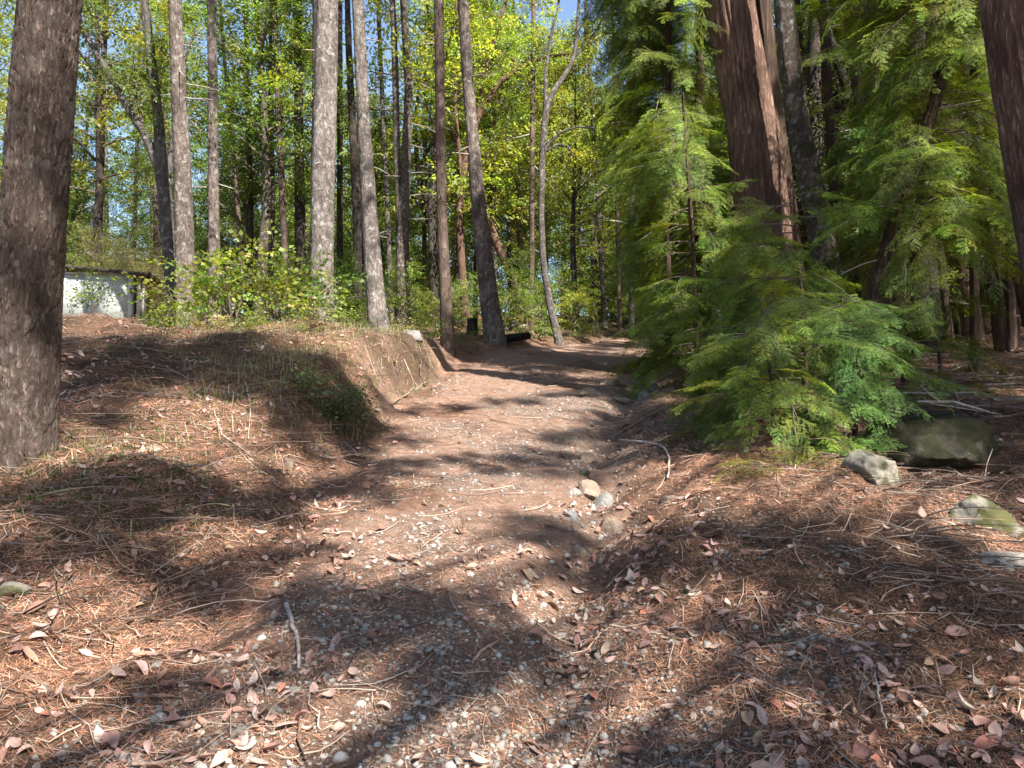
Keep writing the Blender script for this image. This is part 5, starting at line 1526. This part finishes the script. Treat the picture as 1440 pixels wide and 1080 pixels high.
stick('bare_branch', 'long tan branch sloping down to the right edge over the mossy rock', [(1330, 655, 6.1), (1370, 680, 5.9), (1405, 700, 5.75), (1445, 718, 5.6)], 0.012, 'stick', 12, cat='branch', side=4)
stick('bare_branch', 'brown branch leaning against the mossy rock', [(1345, 672, 5.9), (1335, 705, 5.75), (1322, 750, 5.55), (1318, 772, 5.5)], 0.010, 'stick', 13, cat='branch', side=1)
stick('bare_branch', 'dark branch lying in front of the lichen-spotted rock', [(1215, 694), (1262, 688), (1300, 672), (1340, 655), (1440, 660)], 0.012, 'dark_stick', 14, cat='branch', side=3)
stick('stick', 'thin stick lying across the litter at lower right', [(1232, 948), (1236, 985), (1241, 1030)], 0.005, 'grey_stick', 15)
stick('stick', 'pale thin stick on the left bank above the track', [(345, 540), (352, 575), (346, 620)], 0.006, 'grey_stick', 16)
stick('stick', 'pale bowed stick lying down the left bank', [(300, 575), (312, 612), (352, 640)], 0.006, 'grey_stick', 17)
g = np.random.default_rng(1600)
for i in range(26):
    u0, v0 = g.uniform(1250, 1430), g.uniform(515, 600)
    P = [(u0, v0), (u0 + g.uniform(-60, 60), v0 + g.uniform(-6, 10)), (u0 + g.uniform(60, 150), v0 + g.uniform(-8, 22))]
    hb_ = hit(u0, v0); rel = 'left of' if u0 < 1290 else 'straight behind' if u0 < 1370 else 'right of'
    br = g.uniform(0.008, 0.02)
    stick('dead_branch', f"{['grey', 'dark brown', 'tan'][i % 3]} {'thick' if br > 0.014 else 'thin'} {['bent', 'crooked'][i % 2]} dead branch {rel} the mossy boulder, {'near it' if v0 > 560 else 'farther back'}", P, br, ['grey_stick', 'dark_stick', 'stick'][i % 3], 1610 + i, g.uniform(0.02, 0.25), 'branch', 'dead branches heaped around the mossy boulder', 2)

# grass and moss
def blades(name, label, areas, base, seed, hmin, hmax, wid):
    g = np.random.default_rng(seed)
    Q, C = [], []
    for (u, v, rx, ry, n) in areas:
        c = hit(u, v)
        k = g.integers(3, 9)
        cx = c[0] + g.normal(0, rx, n); cyy = c[1] + g.normal(0, ry, n)
        # tufts
        tx = np.round(cx / 0.18) * 0.18 + g.normal(0, 0.03, n); ty = np.round(cyy / 0.18) * 0.18 + g.normal(0, 0.03, n)
        ok = zone(tx, ty)[3] < 0.3
        tx, ty = tx[ok], ty[ok]; n = len(tx)
        if not n: continue
        z = ground_z(tx, ty)
        az = g.uniform(0, 6.28, n); h = g.uniform(hmin, hmax, n); lean = g.uniform(0.5, 1.6, n)
        d = np.stack([np.cos(az), np.sin(az), np.zeros(n)], 1); s = np.stack([-np.sin(az), np.cos(az), np.zeros(n)], 1) * wid
        A = np.stack([tx, ty, z - 0.01], 1); Mi = A + np.array((0, 0, 1)) * (h * 0.65)[:, None] + d * (h * lean * 0.3)[:, None]; B = A + np.array((0, 0, 1)) * (h * (1.0 - 0.45 * lean))[:, None] + d * (h * lean * 0.8)[:, None]
        Q += [np.stack([A - s, Mi - s * 0.8, Mi + s * 0.8, A + s], 1), np.stack([Mi - s * 0.8, B - s * 0.1, B + s * 0.1, Mi + s * 0.8], 1)]
        cc = np.asarray(base)[g.integers(0, len(base), n)] * g.uniform(0.7, 1.3, (n, 1))
        C += [cc, cc]
    Q = np.concatenate(Q)
    link(name, mesh(name, Q.reshape(-1, 3), np.arange(len(Q) * 4).reshape(-1, 4), M['grass'], np.concatenate(C)), None, None, label, None, None, 'stuff')
blades('grass', 'thin green and straw grass tufts along the bank and the far verge',
       [(590, 492, 0.9, 0.7, 1500), (480, 492, 0.8, 0.7, 900), (560, 455, 1.6, 1.6, 3000), (480, 462, 1.4, 1.4, 1800), (360, 500, 0.9, 1.0, 350), (400, 545, 0.5, 0.7, 420), (340, 560, 0.4, 0.5, 150), (640, 470, 1.0, 1.5, 1500), (840, 474, 2.0, 1.0, 2600), (700, 462, 1.4, 1.5, 1200), (250, 650, 0.5, 0.6, 350), (450, 510, 0.6, 0.5, 600)],
       [(0.10, 0.125, 0.03), (0.13, 0.14, 0.04), (0.30, 0.25, 0.13), (0.24, 0.22, 0.08)], 1700, 0.06, 0.24, 0.0022)
blades('moss', 'short yellow-green moss and sprigs around the foot of the thick fir',
       [(110, 650, 0.35, 0.35, 1600), (170, 620, 0.3, 0.3, 1000), (60, 700, 0.3, 0.25, 900), (190, 700, 0.4, 0.3, 1000), (120, 770, 0.3, 0.3, 500), (290, 710, 0.3, 0.3, 500), (1190, 655, 0.25, 0.25, 500)],
       [(0.09, 0.10, 0.018), (0.055, 0.075, 0.018), (0.14, 0.13, 0.03)], 1701, 0.015, 0.055, 0.0035)
